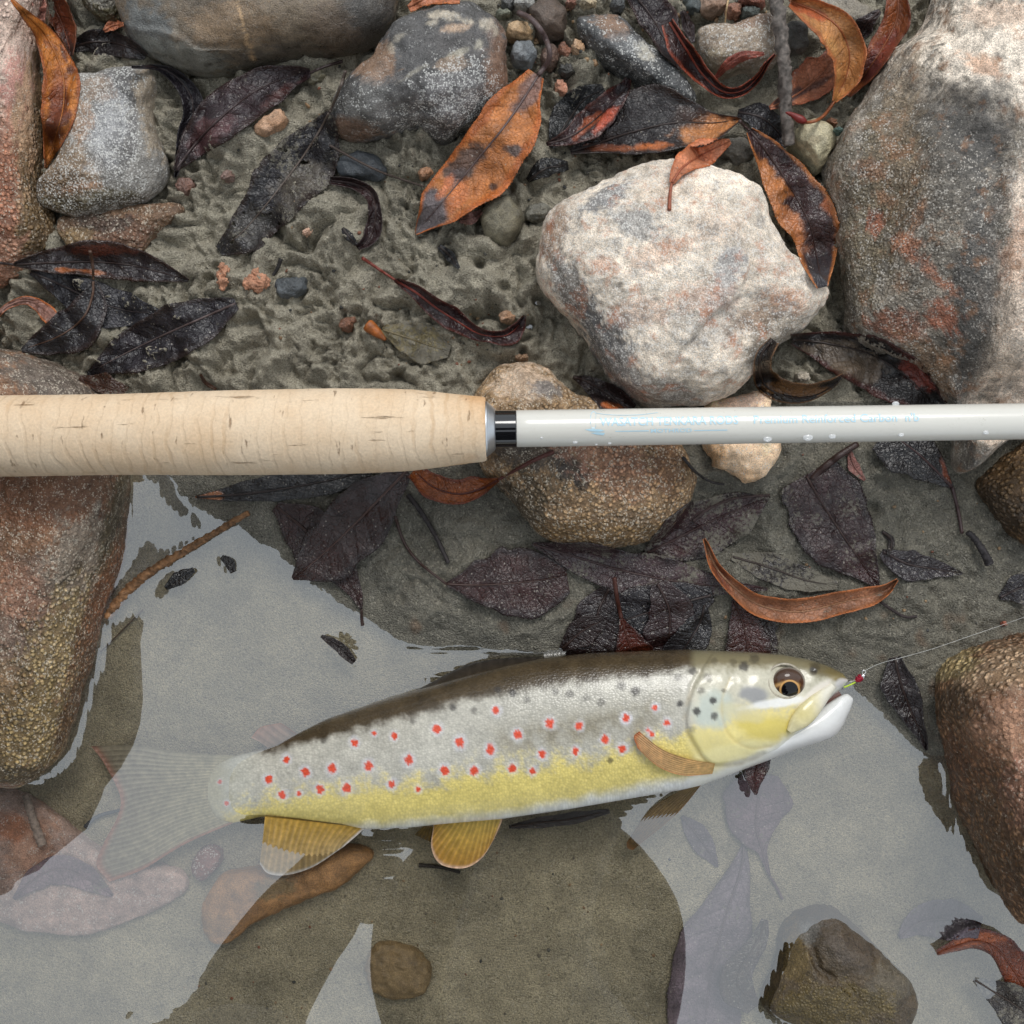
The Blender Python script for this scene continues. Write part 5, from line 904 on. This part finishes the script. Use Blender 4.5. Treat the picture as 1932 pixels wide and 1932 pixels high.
# eye
def eye():
    nr_, nt_ = 46, 72; r = np.linspace(0, 1, nr_); th = np.linspace(0, 2*math.pi, nt_, endpoint=False)
    cu, cv, ru, rv = 1487, 1288.5, 33, 30
    u = cu+ru*r[:, None]*np.cos(th); v = cv+rv*r[:, None]*np.sin(th); zb = float(surf(1487, 1288))-1.2
    z = zb+2.5*np.sqrt(np.clip(1-r**2, 0, 1))[:, None]-.9*r[:, None]**4+0*u
    d = np.hypot(u-1490, v-1302).ravel(); n = fbm(u.ravel()*.12, v.ravel()*.12, 0, 3); uu, vv = u.ravel(), v.ravel()
    c = C(80,52,36)*(1+.6*n)[:, None]
    m = (sstep(1290, 1276, vv))[:, None]; c = c*(1-m)+m*C(82,64,54); m = (np.exp(-((vv-1289-(uu-1487)**2*.010)/4.0)**2)*sstep(28, 20, np.abs(uu-1485)))[:, None]*.9; c = c*(1-m)+m*C(196,150,88)
    m = (sstep(.86, .95, np.repeat(r, nt_)))[:, None]; c = c*(1-m)+m*C(140,132,122)
    m = sstep(30, 22, d)[:, None]*sstep(1292, 1300, vv)[:, None]*.7; c = c*(1-m)+m*C(52,36,26)
    m = sstep(20.2, 18.8, d)[:, None]; c = c*(1-m)+m*C(206,158,96); m = sstep(16.8, 15.6, d)[:, None]; c = c*(1-m)+m*np.array([.004, .004, .005])
    x, y = at(u, v, z*MM); W = np.stack([x, y, z*MM], -1).reshape(-1, 3); F = grid_faces(nr_, nt_, True)
    if np.cross(W[F[900, 1]]-W[F[900, 0]], W[F[900, 3]]-W[F[900, 0]])[2] < 0: F = F[:, ::-1]
    t = NT('trout_eye'); t.principled(Base_Color=t.attr('Col', 'Color'), Roughness=.06, Specular_IOR_Level=.4)
    ey = mesh_np('eye', W, F, t.m, trout, cols=c)
    th2 = np.linspace(0, 2*math.pi, 60); x, y = at(1487+34.5*np.cos(th2), 1288.5+31.5*np.sin(th2), .0205)
    zz = np.array([float(surf(1487+34.5*math.cos(q), 1288.5+31.5*math.sin(q))) for q in th2])-.9; zz = smooth1(np.maximum(zz, zb-1.2), 9)
    tube('eye_rim', np.stack([x, y, zz*MM], 1), .00042, attr_mat('eye_rim_skin', .25, .0001), ey, C(168,160,142), seg=10, cap=False)
eye()
# fins
def fin_mat():
    t = NT('fin_membrane'); col = t.attr('Col', 'Color'); n = t.noise(t.obj(), 700, 4); c = t.mix(1.0, col, t.grey(t.map(n, .3, .7, .8, 1.2)), 'MULTIPLY')
    p = t.n('BsdfPrincipled', {'Base Color': c, 'Roughness': .25, 'Normal': t.bump(n, .0001)}); tl = t.n('BsdfTranslucent', {'Color': c}); tr = t.n('BsdfTransparent', {'Color': (1, .97, .9)})
    m1 = t.n('MixShader', {0: .35, 1: p, 2: tl}); m2 = t.n('MixShader', {0: t.attr('Alpha'), 1: tr, 2: m1}); t.t.links.new(m2.outputs[0], t.out.inputs[0]); return t.m
M_fin = fin_mat()
def fin(name, rows, rays, c0, c1, a0=.9, a1=.7, edge=None, nr_=40, amp=.12, raycol=1.18):
    nc = rays*5; pts = []
    for r in rows:
        Rw, _ = crom(np.array(r, float), nc) if len(r) > 1 else (np.repeat(np.array(r, float), nc, 0), 0); pts.append(Rw)
    G = np.stack(pts); k = len(rows); s = np.linspace(0, 1, nr_); xs = np.linspace(0, 1, k)
    Gs = np.empty((nr_, nc, 3))
    for c in range(nc): Gs[:, c] = crom(G[:, c], nr_)[0] if k > 2 else G[0, c]*(1-s[:, None])+G[1, c]*s[:, None]
    cc_ = np.linspace(0, 1, nc); wave = np.cos(2*math.pi*rays*cc_); U, V, Z = Gs[..., 0], Gs[..., 1], Gs[..., 2]+amp*wave[None]*sstep(0, .2, s)[:, None]
    # ragged trailing edge
    x, y = at(U, V, Z*MM); W = np.stack([x, y, Z*MM], -1).reshape(-1, 3); F = grid_faces(nr_, nc)
    sr = np.repeat(s, nc); w = np.tile(wave, nr_); n = fbm(U.ravel()*.05, V.ravel()*.05, 0, 3)
    col = (np.asarray(c0)*(1-sr[:, None])+np.asarray(c1)*sr[:, None])*(1+.2*n)[:, None]*np.where(w > .45, raycol, 1.0)[:, None]
    if edge is not None: m = np.maximum(sstep(.93, .99, sr), sstep(.955, .995, np.tile(cc_, nr_)))[:, None]; col = col*(1-m)+m*np.asarray(edge)
    al = np.clip((a0*(1-sr)+a1*sr)+.16*(w > .4), 0, 1)
    bot = W-np.array([0, 0, .00018]); nv = len(W)
    idx = np.arange(nv).reshape(nr_, nc); bd = np.concatenate([idx[0], idx[1:, -1], idx[-1, ::-1][1:], idx[::-1, 0][1:]]); b2 = np.stack([bd[:-1], bd[1:], bd[1:]+nv, bd[:-1]+nv], 1)
    o = mesh_np(name, np.vstack([W, bot]), np.vstack([F, F[:, ::-1]+nv, b2]), M_fin, trout, cols=np.vstack([col, col]), attrs={'Alpha': np.tile(al, 2)})
    return o
YF, YT = C(196,158,72), C(158,116,52)
fin('tail_fin', [[(446,1426,-2.6),(424,1490,-2.4),(446,1550,-2.6)], [(330,1418,-5),(320,1495,-5),(350,1592,-5)], [(250,1405,-4.6),(258,1500,-5),(270,1640,-4.6)], [(172,1408,-4.2),(196,1440,-4.3),(226,1500,-4.6),(222,1540,-4.6),(196,1590,-4.4),(182,1632,-4.2),(206,1664,-4.2)]], 26, C(186,178,150), C(150,140,122), .9, .75, C(180,130,110))
fin('anal_fin', [[(500,1540,1.5),(590,1550,2.5),(690,1562,3)], [(495,1590,0),(570,1600,.5),(655,1592,1)], [(490,1630,-2.2),(506,1648,-2.4),(540,1651,-2.2),(590,1636,-1),(648,1598,0)]], 15, YF, C(190,165,120), .95, .85, C(232,226,220))
fin('pelvic_fin', [[(842,1522,4.5),(900,1530,4.5),(948,1541,4)], [(828,1540,3.8),(885,1566,4),(946,1552,4)], [(818,1558,3),(814,1600,2.6),(832,1631,2.2),(875,1638,2.2),(908,1620,2.4),(932,1584,3)]], 15, C(205,176,82), C(176,132,62), .96, .82, C(226,190,160))
fin('pelvic_fin', [[(800,1558,0),(818,1560,0)], [(782,1575,-1),(815,1590,-1)]], 5, C(150,122,60), C(120,96,52), .9, .7)
fin('pectoral_fin', [[(1349,1441,float(surf(1349,1441))+.6),(1344,1460,float(surf(1344,1459))+.6)], [(1295,1431,float(surf(1295,1431))+1.4),(1290,1463,float(surf(1290,1463))+1.4)], [(1248,1413,float(surf(1248,1413))+2),(1243,1447,float(surf(1243,1447))+2.6)], [(1206,1380,float(surf(1206,1380))+2.2),(1196,1390,float(surf(1196,1390))+2.4),(1203,1412,float(surf(1203,1412))+2.8)]], 9, C(214,176,112), C(200,160,118), 1, 1, C(206,130,84), raycol=1.12)
fin('pectoral_fin', [[(1282,1492,2),(1324,1480,2)], [(1226,1528,.5),(1276,1536,0)], [(1182,1590,-1),(1184,1600,-1.5),(1194,1604,-1.5)]], 8, C(120,98,60), C(104,82,50), .9, .8, C(150,110,70))
fin('adipose_fin', [[(510,1414,-2.2),(562,1386,-1)], [(490,1400,-1.6),(545,1374,-.8)], [(474,1392,-1.4),(492,1372,-1.2),(530,1364,-1)]], 4, C(150,130,110), C(170,130,110), .95, .85, C(190,130,100))
fin('dorsal_fin', [[(784,1308,7),(870,1282,8),(950,1262,9),(1030,1246,9)], [(792,1300,4.5),(862,1266,4.5),(935,1246,5),(1026,1240,6)], [(800,1296,3),(850,1268,2.5),(896,1249,2.5),(960,1241,3),(1024,1239,4)]], 12, C(70,60,48), C(58,54,50), 1, .95, C(90,80,66), amp=.2)
# ------------------------------------------------------------------ fly in the trout's lip and its line
fz0 = .0095
fly = empty('fishing_fly', np.array([*at(1622, 1278), .008])); tag(fly, 'tiny crimson fly with silver bead hooked in the trout lip', 'fly')
def blob(name, u, v, z, r, mat, parent, col=None, sq=(1, 1, 1), na=16, nb=12):
    th = np.linspace(0, math.pi, nb); p = np.linspace(0, 2*math.pi, na, endpoint=False); x, y = at(u, v, z)
    W = np.stack([x+r*sq[0]*np.sin(th)[:, None]*np.cos(p), y+r*sq[1]*np.sin(th)[:, None]*np.sin(p), z+r*sq[2]*np.cos(th)[:, None]+0*p], -1).reshape(-1, 3)
    return mesh_np(name, W, grid_faces(nb, na, True), mat, parent, cols=None if col is None else np.broadcast_to(col, (len(W), 3)))
def line(name, pts, r, mat, parent, col=None, n=24, seg=7, jitter=0): 
    P, _ = crom(np.array(pts, float), n); x, y = at(P[:, 0], P[:, 1], P[:, 2]*MM); return tube(name, np.stack([x, y, P[:, 2]*MM], 1), r, mat, parent, col, seg, jitter=jitter)
M_silver = plain_mat('bead_silver', (.8, .8, .8), .12, metal=1.0, var=.05)
blob('bead', 1628, 1275.5, fz0, 5.5*S, M_silver, fly)
line('body', [(1626,1276,9.5),(1620,1281,9.5),(1615,1286,9.3)], np.interp(np.linspace(0, 1, 24), [0, .2, .6, 1], [4, 6.5, 6, 3])*S, attr_mat('fly_dubbing', .35, .0004, 4000, .6), fly, C(170,20,50), jitter=.5, seg=12)
line('thread', [(1614,1287,9.3),(1604,1292,9.2),(1592,1297,9.2)], 1.8*S, attr_mat('fly_thread', .4, .0002, 3000), fly, C(190,215,70))
line('hook', [(1616,1284,9.6),(1600,1287,9.6),(1588,1293,8.6),(1590,1300,7)], 1.0*S, plain_mat('hook_wire', (.35, .33, .3), .3, metal=1.0), fly)
th = np.linspace(0, 2*math.pi, 20); line('hook_eye', [(1630+3.4*math.cos(a), 1268+3.4*math.sin(a), 9.5) for a in th], .8*S, M_silver, fly, n=40, seg=6)
M_tip = NT('clear_line'); M_tip.principled(Base_Color=(.75, .75, .72), Roughness=.15, Alpha=.5); M_tip = M_tip.m
tl = line('tippet_line', [(1630,1266,9.5),(1660,1252,9.5),(1700,1241,10),(1760,1224,9),(1830,1200,8.5),(1900,1176,9),(2000,1140,12)], .45*S, M_tip, None, n=60, seg=6)
tag(tl, 'hair thin clear fishing line running from the fly across the silt', 'line')
# ------------------------------------------------------------------ tenkara rod
RZ = .0385
def rod_axis(u): return np.interp(u, [-300, 2300], [823+300*.0145, 823-2300*.0145])
def rod_part(name, K, mat, parent, seg=72, n=120, fine=0.0):
    K = np.array(K, float); u = np.unique(np.concatenate([np.linspace(K[0, 0], K[-1, 0], n), K[:, 0]])); r = np.interp(u, K[:, 0], K[:, 1])
    if len(K) > 4: r = smooth1(r, 9)
    x, y = at(u, rod_axis(u), RZ); k = S*(CAM_H-RZ)/CAM_H
    P = np.stack([x, y, np.full(len(u), RZ)], 1); th = np.linspace(0, 2*math.pi, seg, endpoint=False); d = P[-1]-P[0]; d /= np.linalg.norm(d); a = np.array([-d[1], d[0], 0])
    rr = (r*k)[:, None]*np.ones(seg)
    if fine: rr = rr+fine*fbm(x[:, None]*300, np.cos(th)*3, np.sin(th)*3, 3)
    W = (P[:, None]+rr[..., None]*(np.cos(th)[None, :, None]*a+np.sin(th)[None, :, None]*np.array([0, 0, 1]))).reshape(-1, 3)
    F = grid_faces(len(u), seg, True); n0 = len(W); W = np.vstack([W, P[:1], P[-1:]]); q = np.arange(seg); q2 = (q+1) % seg
    F3 = np.vstack([F[:, [0, 1, 2]], F[:, [0, 2, 3]], np.stack([q2, q, np.full(seg, n0)], 1), np.stack([(len(u)-1)*seg+q, (len(u)-1)*seg+q2, np.full(seg, n0+1)], 1)])
    e = np.cross(W[F3[5, 1]]-W[F3[5, 0]], W[F3[5, 2]]-W[F3[5, 0]])
    if e@(W[F3[5, 0]]-P[0]) < 0: F3 = F3[:, ::-1]
    o = mesh_np(name, W, F3, mat, parent)
    m = o.data; # flat ends
    for p in list(m.polygons)[-2*seg:]: p.use_smooth = False
    return o
def cork_mat():
    t = NT('cork'); co = t.obj()
    w = t.n('TexWave', {'Vector': co, 'Scale': 80, 'Distortion': 6.0, 'Detail': 3, 'Detail Scale': 1.0}, wave_type='BANDS', bands_direction='X')
    mp = t.n('Mapping', {'Vector': co}); mp.inputs['Scale'].default_value = (.35, 1, 1); n0 = t.noise(co, 60, 4)
    c = t.mix(t.map(n0, .35, .65, 0, 1), C(227,204,175), C(219,190,156))
    band = t.map(w.outputs['Fac'], .0, .28, 1, 0, True); c = t.mix(t.math('MULTIPLY', band, t.map(t.noise(co, 70, 3), .46, .68, .03, .45)), c, C(190,154,114))
    st = t.n('Mapping', {'Vector': co}); st.inputs['Scale'].default_value = (.12, 1, 1); pit = t.noise(st.outputs[0], 420, 5, .65); pm = t.map(pit, .645, .72, 0, 1)
    c = t.mix(t.math('MULTIPLY', pm, .6), c, C(150,110,72))
    st2 = t.n('Mapping', {'Vector': co}); st2.inputs['Scale'].default_value = (1, .25, .25); p2 = t.noise(st2.outputs[0], 520, 5, .6); pm2 = t.map(p2, .65, .72, 0, 1); c = t.mix(t.math('MULTIPLY', pm2, .6), c, C(140,98,60))
    big = t.map(t.noise(co, 28, 3), .62, .72, 0, .55); c = t.mix(big, c, C(204,150,92))
    fn = t.noise(co, 1400, 4); c = t.mix(1.0, c, t.grey(t.map(fn, .3, .7, .92, 1.08)), 'MULTIPLY')
    h = t.math('MULTIPLY_ADD', pm, -1.0, t.math('MULTIPLY', fn, .3)); h = t.math('MULTIPLY_ADD', pm2, -.8, h); h = t.math('MULTIPLY_ADD', band, -.25, h)
    t.principled(Base_Color=c, Roughness=.72, Normal=t.bump(h, .0004), Specular_IOR_Level=.3); return t.m
k0 = S*(CAM_H-RZ)/CAM_H
rod = empty('fishing_rod', np.array([*at(500, rod_axis(500), RZ), RZ-.0125])); tag(rod, 'white fishing rod with pale cork handle laid across the stones', 'rod')
rod_part('cork_grip', [(-260,70),(-100,75),(0,76.5),(120,76.3),(220,76.2),(300,77.5),(400,79.5),(520,80.5),(644,80.8),(720,79),(780,76.5),(831,70.5),(880,64.5),(910,61.5),(915.5,60.6),(917,59)], cork_mat(), rod, n=260, fine=.00006)
rod_part('winding_check', [(915,52),(917,53),(921,51),(934,39),(935,36)], plain_mat('brushed_aluminium', (.62, .65, .68), .32, metal=.9, var=.08, scale=300), rod, n=24)
rod_part('wrap_band', [(933,34),(934.5,35.4),(973,35.4),(975,34)], plain_mat('black_lacquer', (.006, .006, .007), .08, coat=1.0, var=.1), rod, n=20)
def blank_mat():
    t = NT('white_rod_paint'); co = t.obj(); n = t.noise(co, 300, 5, .7); n2 = t.noise(co, 2500, 3)
    sp = t.math('MULTIPLY', t.map(n, .58, .68, 0, 1), t.map(n2, .58, .66, 0, .6)); c = t.mix(sp, C(216,213,204), C(136,126,98))
    t.principled(Base_Color=c, Roughness=.22, Coat_Weight=.4, Coat_Roughness=.1); return t.m
blank = rod_part('rod_blank', [(974,34.2),(976,35),(1932,34.2),(2300,33.6)], blank_mat(), rod, n=60)
# lettering wrapped on the blank
M_ink = plain_mat('pale_blue_ink', C(182,214,228), .3, var=.03)
def wrap(name, V2, F, mat=M_ink, h=.0001):
    """V2: (u, picture offset from the axis) -> surface of the blank"""
    V2 = np.asarray(V2, float); u = V2[:, 0]; rr = np.interp(u, [976, 1932, 2300], [35, 34.2, 33.6]); a = np.clip(V2[:, 1]/rr, -.98, .98)
    x, y = at(u, rod_axis(u)+V2[:, 1], RZ); z = RZ+rr*k0*np.sqrt(1-a*a); n = np.stack([0*a, -a, np.sqrt(1-a*a)], 1)
    W = np.stack([x, y, z], 1)+n*h; return W
def lettering(name, text, u0, u1, v0, v1, shear=0.0, bold=0.0):
    cu = bpy.data.curves.new(name, 'FONT'); cu.body = text; cu.size = 1; cu.resolution_u = 3; cu.offset = bold
    ob = bpy.data.objects.new(name+'_tmp', cu); scene.collection.objects.link(ob); dg = bpy.context.evaluated_depsgraph_get(); dg.update()
    me = ob.evaluated_get(dg).to_mesh(); n = len(me.vertices); co = np.empty(n*3); me.vertices.foreach_get('co', co); co = co.reshape(-1, 3)
    tri = []
    for p in me.polygons:
        q = list(p.vertices); tri += [(q[0], q[i], q[i+1]) for i in range(1, len(q)-1)]
    ob.evaluated_get(dg).to_mesh_clear(); bpy.data.objects.remove(ob); bpy.data.curves.remove(cu)
    lo, hi = co.min(0), co.max(0); fx = (co[:, 0]-lo[0])/(hi[0]-lo[0]); fy = (co[:, 1]-lo[1])/(hi[1]-lo[1])
    P2 = np.stack([u0+(u1-u0)*fx, v1+(v0-v1)*fy], 1)[np.array(tri)]      # cut the letters fine enough to follow the curve
    for _ in range(2):
        a, b, c = P2[:, 0], P2[:, 1], P2[:, 2]; ab, bc, ca = (a+b)/2, (b+c)/2, (c+a)/2
        P2 = np.concatenate([np.stack(q, 1) for q in ((a, ab, ca), (ab, b, bc), (ca, bc, c), (ab, bc, ca))])
    tri = np.arange(len(P2)*3).reshape(-1, 3); W = wrap(name, P2.reshape(-1, 2), None)
    # axial, so letters stay legible on the curve
    F = np.array(tri); e = np.cross(W[F[:, 1]]-W[F[:, 0]], W[F[:, 2]]-W[F[:, 0]])[:, 2]; F[e < 0] = F[e < 0][:, ::-1]
    return mesh_np('lettering', W, F, M_ink, blank, smooth=False)
AX = lambda u, v: v-rod_axis(u)
lettering('t', 'WASATCH TENKARA RODS', 1129, 1386, AX(1250, 789), AX(1250, 805), bold=.016)
lettering('t', 'MOTHROD', 1224, 1300, AX(1260, 811), AX(1260, 818), bold=.014)
lettering('t', "Premium Reinforced Carbon  n'b", 1415, 1722, AX(1560, 784), AX(1560, 800), bold=.010)
def stripe(u0, u1, v):
    W = wrap('s', np.array([(u0, v-.7), (u1, v-.9), (u1, v+.9), (u0, v+.7)]), None); mesh_np('printed_line', W, np.array([[3, 2, 1, 0]]), M_ink, blank)
stripe(1158, 1220, AX(1190, 815.5)); stripe(1304, 1366, AX(1335, 814))
# printed angler emblem: upright figure, raised rod, ripples
def poly_print(pts):
    P = np.array(pts, float); P[:, 1] = [AX(p[0], p[1]) for p in P]; W = wrap('e', P, None); c = W.mean(0)+np.array([0, 0, .00003]); n = len(W)
    F = np.array([(i, (i+1) % n, n) for i in range(n)]); W = np.vstack([W, c]); e = np.cross(W[F[:, 1]]-W[F[:, 0]], W[F[:, 2]]-W[F[:, 0]])[:, 2]; F[e < 0] = F[e < 0][:, ::-1]
    mesh_np('emblem', W, F, M_ink, blank, smooth=False)
poly_print([(1114,781),(1118,777.5),(1122,780),(1123,786),(1121,795),(1122,806),(1120,811),(1114,811),(1111,800),(1112,788)])
bl, _ = crom(np.array([(1122,781.5),(1140,784.5),(1170,786),(1205,785),(1238,781)], float), 24); bl[:, 1] = [AX(q[0], q[1]) for q in bl]        # the bent rod of the printed angler
W = np.vstack([wrap('e', bl-np.array([0, .45]), None), wrap('e', bl+np.array([0, .45]), None)]); k_ = np.arange(23)
mesh_np('emblem', W, np.stack([k_+24, k_+25, k_+1, k_], 1), M_ink, blank, smooth=False)
poly_print([(1101,813),(1110,811.5),(1130,812.5),(1138,815),(1128,817),(1112,816)])
poly_print([(1112,819),(1124,817.5),(1139,819),(1136,823),(1124,822)])
# water drops clinging to the blank
M_dropm = NT('water_drop'); M_dropm.principled(Base_Color=(.9, .92, .93), Roughness=.05, Alpha=.45, Coat_Weight=1.0); M_dropm = M_dropm.m
for i, (u, v, r) in enumerate([(1085,834,3.4),(1150,836,2.6),(1125,838,2),(1022,826,2),(1448,828,6),(1524,825,7),(1570,823,5),(1700,820,4),(1860,816,4),(1690,762,5)]):
    zz = RZ+34*k0*math.sqrt(max(.02, 1-(AX(u, v)/34.6)**2)); o = blob('water_drop', u, v, zz, r*S*.9, M_dropm, None, sq=(1.4, 1, .6))
    tag(o, 'clear water drop clinging to the underside of the white rod' if i < 9 else 'clear water drop on the upper edge of the white rod', 'water drop', 'drops on the rod')
# ------------------------------------------------------------------ water of the pool
def water():
    xs = np.concatenate([-.18-np.geomspace(.002, .9, 16)[::-1], np.linspace(-.18, .18, 540), .18+np.geomspace(.002, .9, 16)])
    ys = np.concatenate([-.185-np.geomspace(.002, .45, 14)[::-1], np.linspace(-.185, .02, 308), .02+np.geomspace(.002, .05, 6)])
    X, Y = np.meshgrid(xs, ys, indexing='ij')
    solid = T > .0002; d = np.full(T.shape, 99.0); cur = solid.copy(); d[cur] = 0
    for k in range(1, 13):
        p = np.pad(cur, 1); nx = p[1:-1, 1:-1] | p[:-2, 1:-1] | p[2:, 1:-1] | p[1:-1, :-2] | p[1:-1, 2:]
        if k % 2 == 0: nx |= p[:-2, :-2] | p[2:, 2:] | p[:-2, 2:] | p[2:, :-2]
        d[nx & ~cur] = k*HR; cur = nx
    men = .00045*np.exp(-(d/.0018)); men[d > 1] = 0
    for _ in range(8):
        p = np.pad(men, 1, mode='edge'); men = (p[:-2, 1:-1]+p[2:, 1:-1]+p[1:-1, :-2]+p[1:-1, 2:]+2*men)/6
    i = np.clip(np.rint((X+HG)/HR).astype(int), 0, HN-1); j = np.clip(np.rint((Y+HG)/HR).astype(int), 0, HN-1)
    Z = men[i, j]+.000018*fbm(X*30, Y*30, 0, 2)
    u, v = uv_of(X, Y, 0); rip = sstep(420, 120, u)*sstep(1650, 1800, v); Z = Z+rip*.00022*fbm(X*55+Y*40, Y*70-X*20, 1, 3)
    t = NT('pool_water'); ge = t.n('NewGeometry'); ci = t.math('ABSOLUTE', t.n('VectorMath', {0: ge.outputs['Normal'], 1: ge.outputs['Incoming']}, operation='DOT_PRODUCT').outputs['Value'])
    fr = t.math('MULTIPLY_ADD', t.math('POWER', t.math('SUBTRACT', 1.0, ci, clamp=True), 5.0), .78, .215, clamp=True)          # Schlick, the same from both sides
    tr = t.n('BsdfTransparent', {'Color': (.95, .95, .93)}); gl = t.n('BsdfGlossy', {'Color': (1, 1, 1), 'Roughness': .008})
    m = t.n('MixShader', {0: fr, 1: tr, 2: gl}); t.t.links.new(m.outputs[0], t.out.inputs[0])
    o = mesh_np('water', np.stack([X.ravel(), Y.ravel(), Z.ravel()], 1), grid_faces(len(xs), len(ys))[:, ::-1], t.m, base=np.zeros(3)); tag(o, 'clear still pool water mirroring the pale sky', None, kind='structure')
water()
# ------------------------------------------------------------------ the photographer, mirrored in the pool
def person():
    J = {'pel': (-.04,-.84,.34,.15), 'belly': (-.04,-.78,.47,.155), 'chest': (-.03,-.68,.62,.15), 'neck': (.0,-.58,.74,.065), 'head0': (.012,-.53,.79,.08), 'head1': (.018,-.48,.84,.10), 'head2': (.02,-.465,.90,.085),
         'shL': (-.21,-.62,.66,.075), 'elL': (-.24,-.45,.57,.06), 'wrL': (-.165,-.315,.55,.04), 'haL': (-.13,-.27,.53,.036),
         'shR': (.15,-.62,.66,.075), 'elR': (-.005,-.34,.50,.058), 'wrR': (.065,-.11,.405,.036), 'haR': (.080,-.04,.385,.03),
         'hiL': (-.14,-.84,.33,.11), 'knL': (-.20,-.36,.45,.08), 'anL': (-.20,-.52,.10,.055), 'toL': (-.20,-.38,.035,.045), 'hiR': (.06,-.84,.33,.11), 'knR': (.20,-.58,.44,.075), 'anR': (.14,-.72,.10,.055), 'toR': (.15,-.58,.05,.045)}
    E = [('pel','belly'),('belly','chest'),('chest','neck'),('neck','head0'),('head0','head1'),('head1','head2'),('chest','shL'),('shL','elL'),('elL','wrL'),('wrL','haL'),('chest','shR'),('shR','elR'),('elR','wrR'),('wrR','haR'),
         ('pel','hiL'),('hiL','knL'),('knL','anL'),('anL','toL'),('pel','hiR'),('hiR','knR'),('knR','anR'),('anR','toR')]
    for sd, s in (('L', 1), ('R', -1)):     # fingers round the phone
        hx, hy, hz, _ = J['ha'+sd]
        for k in range(4):
            y0 = hy+.028-k*.017; a, b = f'f{sd}{k}a', f'f{sd}{k}b'; J[a] = (hx+s*.022, y0, hz+.004, .009); J[b] = (hx+s*(.05-.004*abs(k-1)), y0+.002, hz-.002, .0075); E += [('ha'+sd, a), (a, b)]
        J['t'+sd] = (hx+s*.03, hy-.042, hz-.012, .010); E.append(('ha'+sd, 't'+sd))
    names = list(J); me = bpy.data.meshes.new('person'); me.from_pydata([J[n][:3] for n in names], [(names.index(a), names.index(b)) for a, b in E], [])
    ob = link(bpy.data.objects.new('person', me)); ob.modifiers.new('skin', 'SKIN'); me.skin_vertices
    for i, n in enumerate(names):
        sv = me.skin_vertices[0].data[i]; r = J[n][3]; sv.radius = (r, r); sv.use_root = (n == 'pel')
    sub = ob.modifiers.new('sub', 'SUBSURF'); sub.levels = 2; sub.render_levels = 2
    me.materials.append(plain_mat('dark_rain_jacket', (.035, .037, .04), .8, .001, 200, .3))
    tag(ob, 'crouching person in dark clothes holding a phone, mirrored dark in the pool', 'person')
    K = [(.0,.13),(.05,.125),(.085,.10),(.09,.095),(.03,.112),(.0,.15),(-.006,.165),(-.010,.165),(-.006,.14),(-.002,.118)]     # hat added to widen the mirrored dark shape: crown and brim profile (height, radius)
    th = np.linspace(0, 2*math.pi, 48, endpoint=False); K = [(.105,.0),(.105,.05),(.095,.09),(.06,.112),(.0,.122),(-.008,.15),(-.016,.168),(-.021,.166),(-.014,.145),(-.006,.118),(.0,.10)]
    W = np.array([[(.018+r*math.cos(a), -.478+r*1.05*math.sin(a), .872+h+.0*r) for a in th] for h, r in K]).reshape(-1, 3)
    hat = mesh_np('hat', W, grid_faces(len(K), 48, True), plain_mat('dark_felt', (.03, .03, .032), .9, .0005, 600), base=np.zeros(3)); hat.parent = ob; hat.location = (0, 0, 0)
    # phone held level above the scene; the lens sits at its lower face
    b = bpy.data.meshes.new('phone'); w, h, z0, z1 = .075, .037, CAM_H+.006, CAM_H+.014
    b.from_pydata([(-w,-.042,z0),(w,-.042,z0),(w,h,z0),(-w,h,z0),(-w,-.042,z1),(w,-.042,z1),(w,h,z1),(-w,h,z1)], [], [(3,2,1,0),(4,5,6,7),(0,1,5,4),(1,2,6,5),(2,3,7,6),(3,0,4,7)])
    po = link(bpy.data.objects.new('phone', b)); bv = po.modifiers.new('bev', 'BEVEL'); bv.width = .003; bv.segments = 3; b.materials.append(plain_mat('phone_case', (.02, .02, .022), .4)); tag(po, 'dark phone held level in both hands of the crouching person', 'phone')
person()
# unseen boulder added just left of the picture to darken the pool's reflection
th = np.linspace(0, math.pi, 60); ph_ = np.linspace(0, 2*math.pi, 90, endpoint=False)
B = np.stack([np.sin(th)[:, None]*np.cos(ph_), np.sin(th)[:, None]*np.sin(ph_), np.cos(th)[:, None]+0*ph_], -1).reshape(-1, 3)
B = B*(1+.10*fbm(B[:, 0]*1.6, B[:, 1]*1.6, B[:, 2]*1.6+4, 4)[:, None])*np.array([.175, .17, .155])+np.array([-.335, -.035, .135])
o = mesh_np('boulder', B, grid_faces(60, 90, True), M_rock, base=np.array([-.335, -.035, -.02]), cols=np.broadcast_to(C(86,82,76), (len(B), 3)), attrs={'Gran': .2, 'Spk': .1, 'Rgh': .6})
tag(o, 'unseen dark rounded boulder added left of the picture, mirrored in the pool', 'boulder')
for o in bpy.data.objects:
    if '_o' in o: del o['_o']
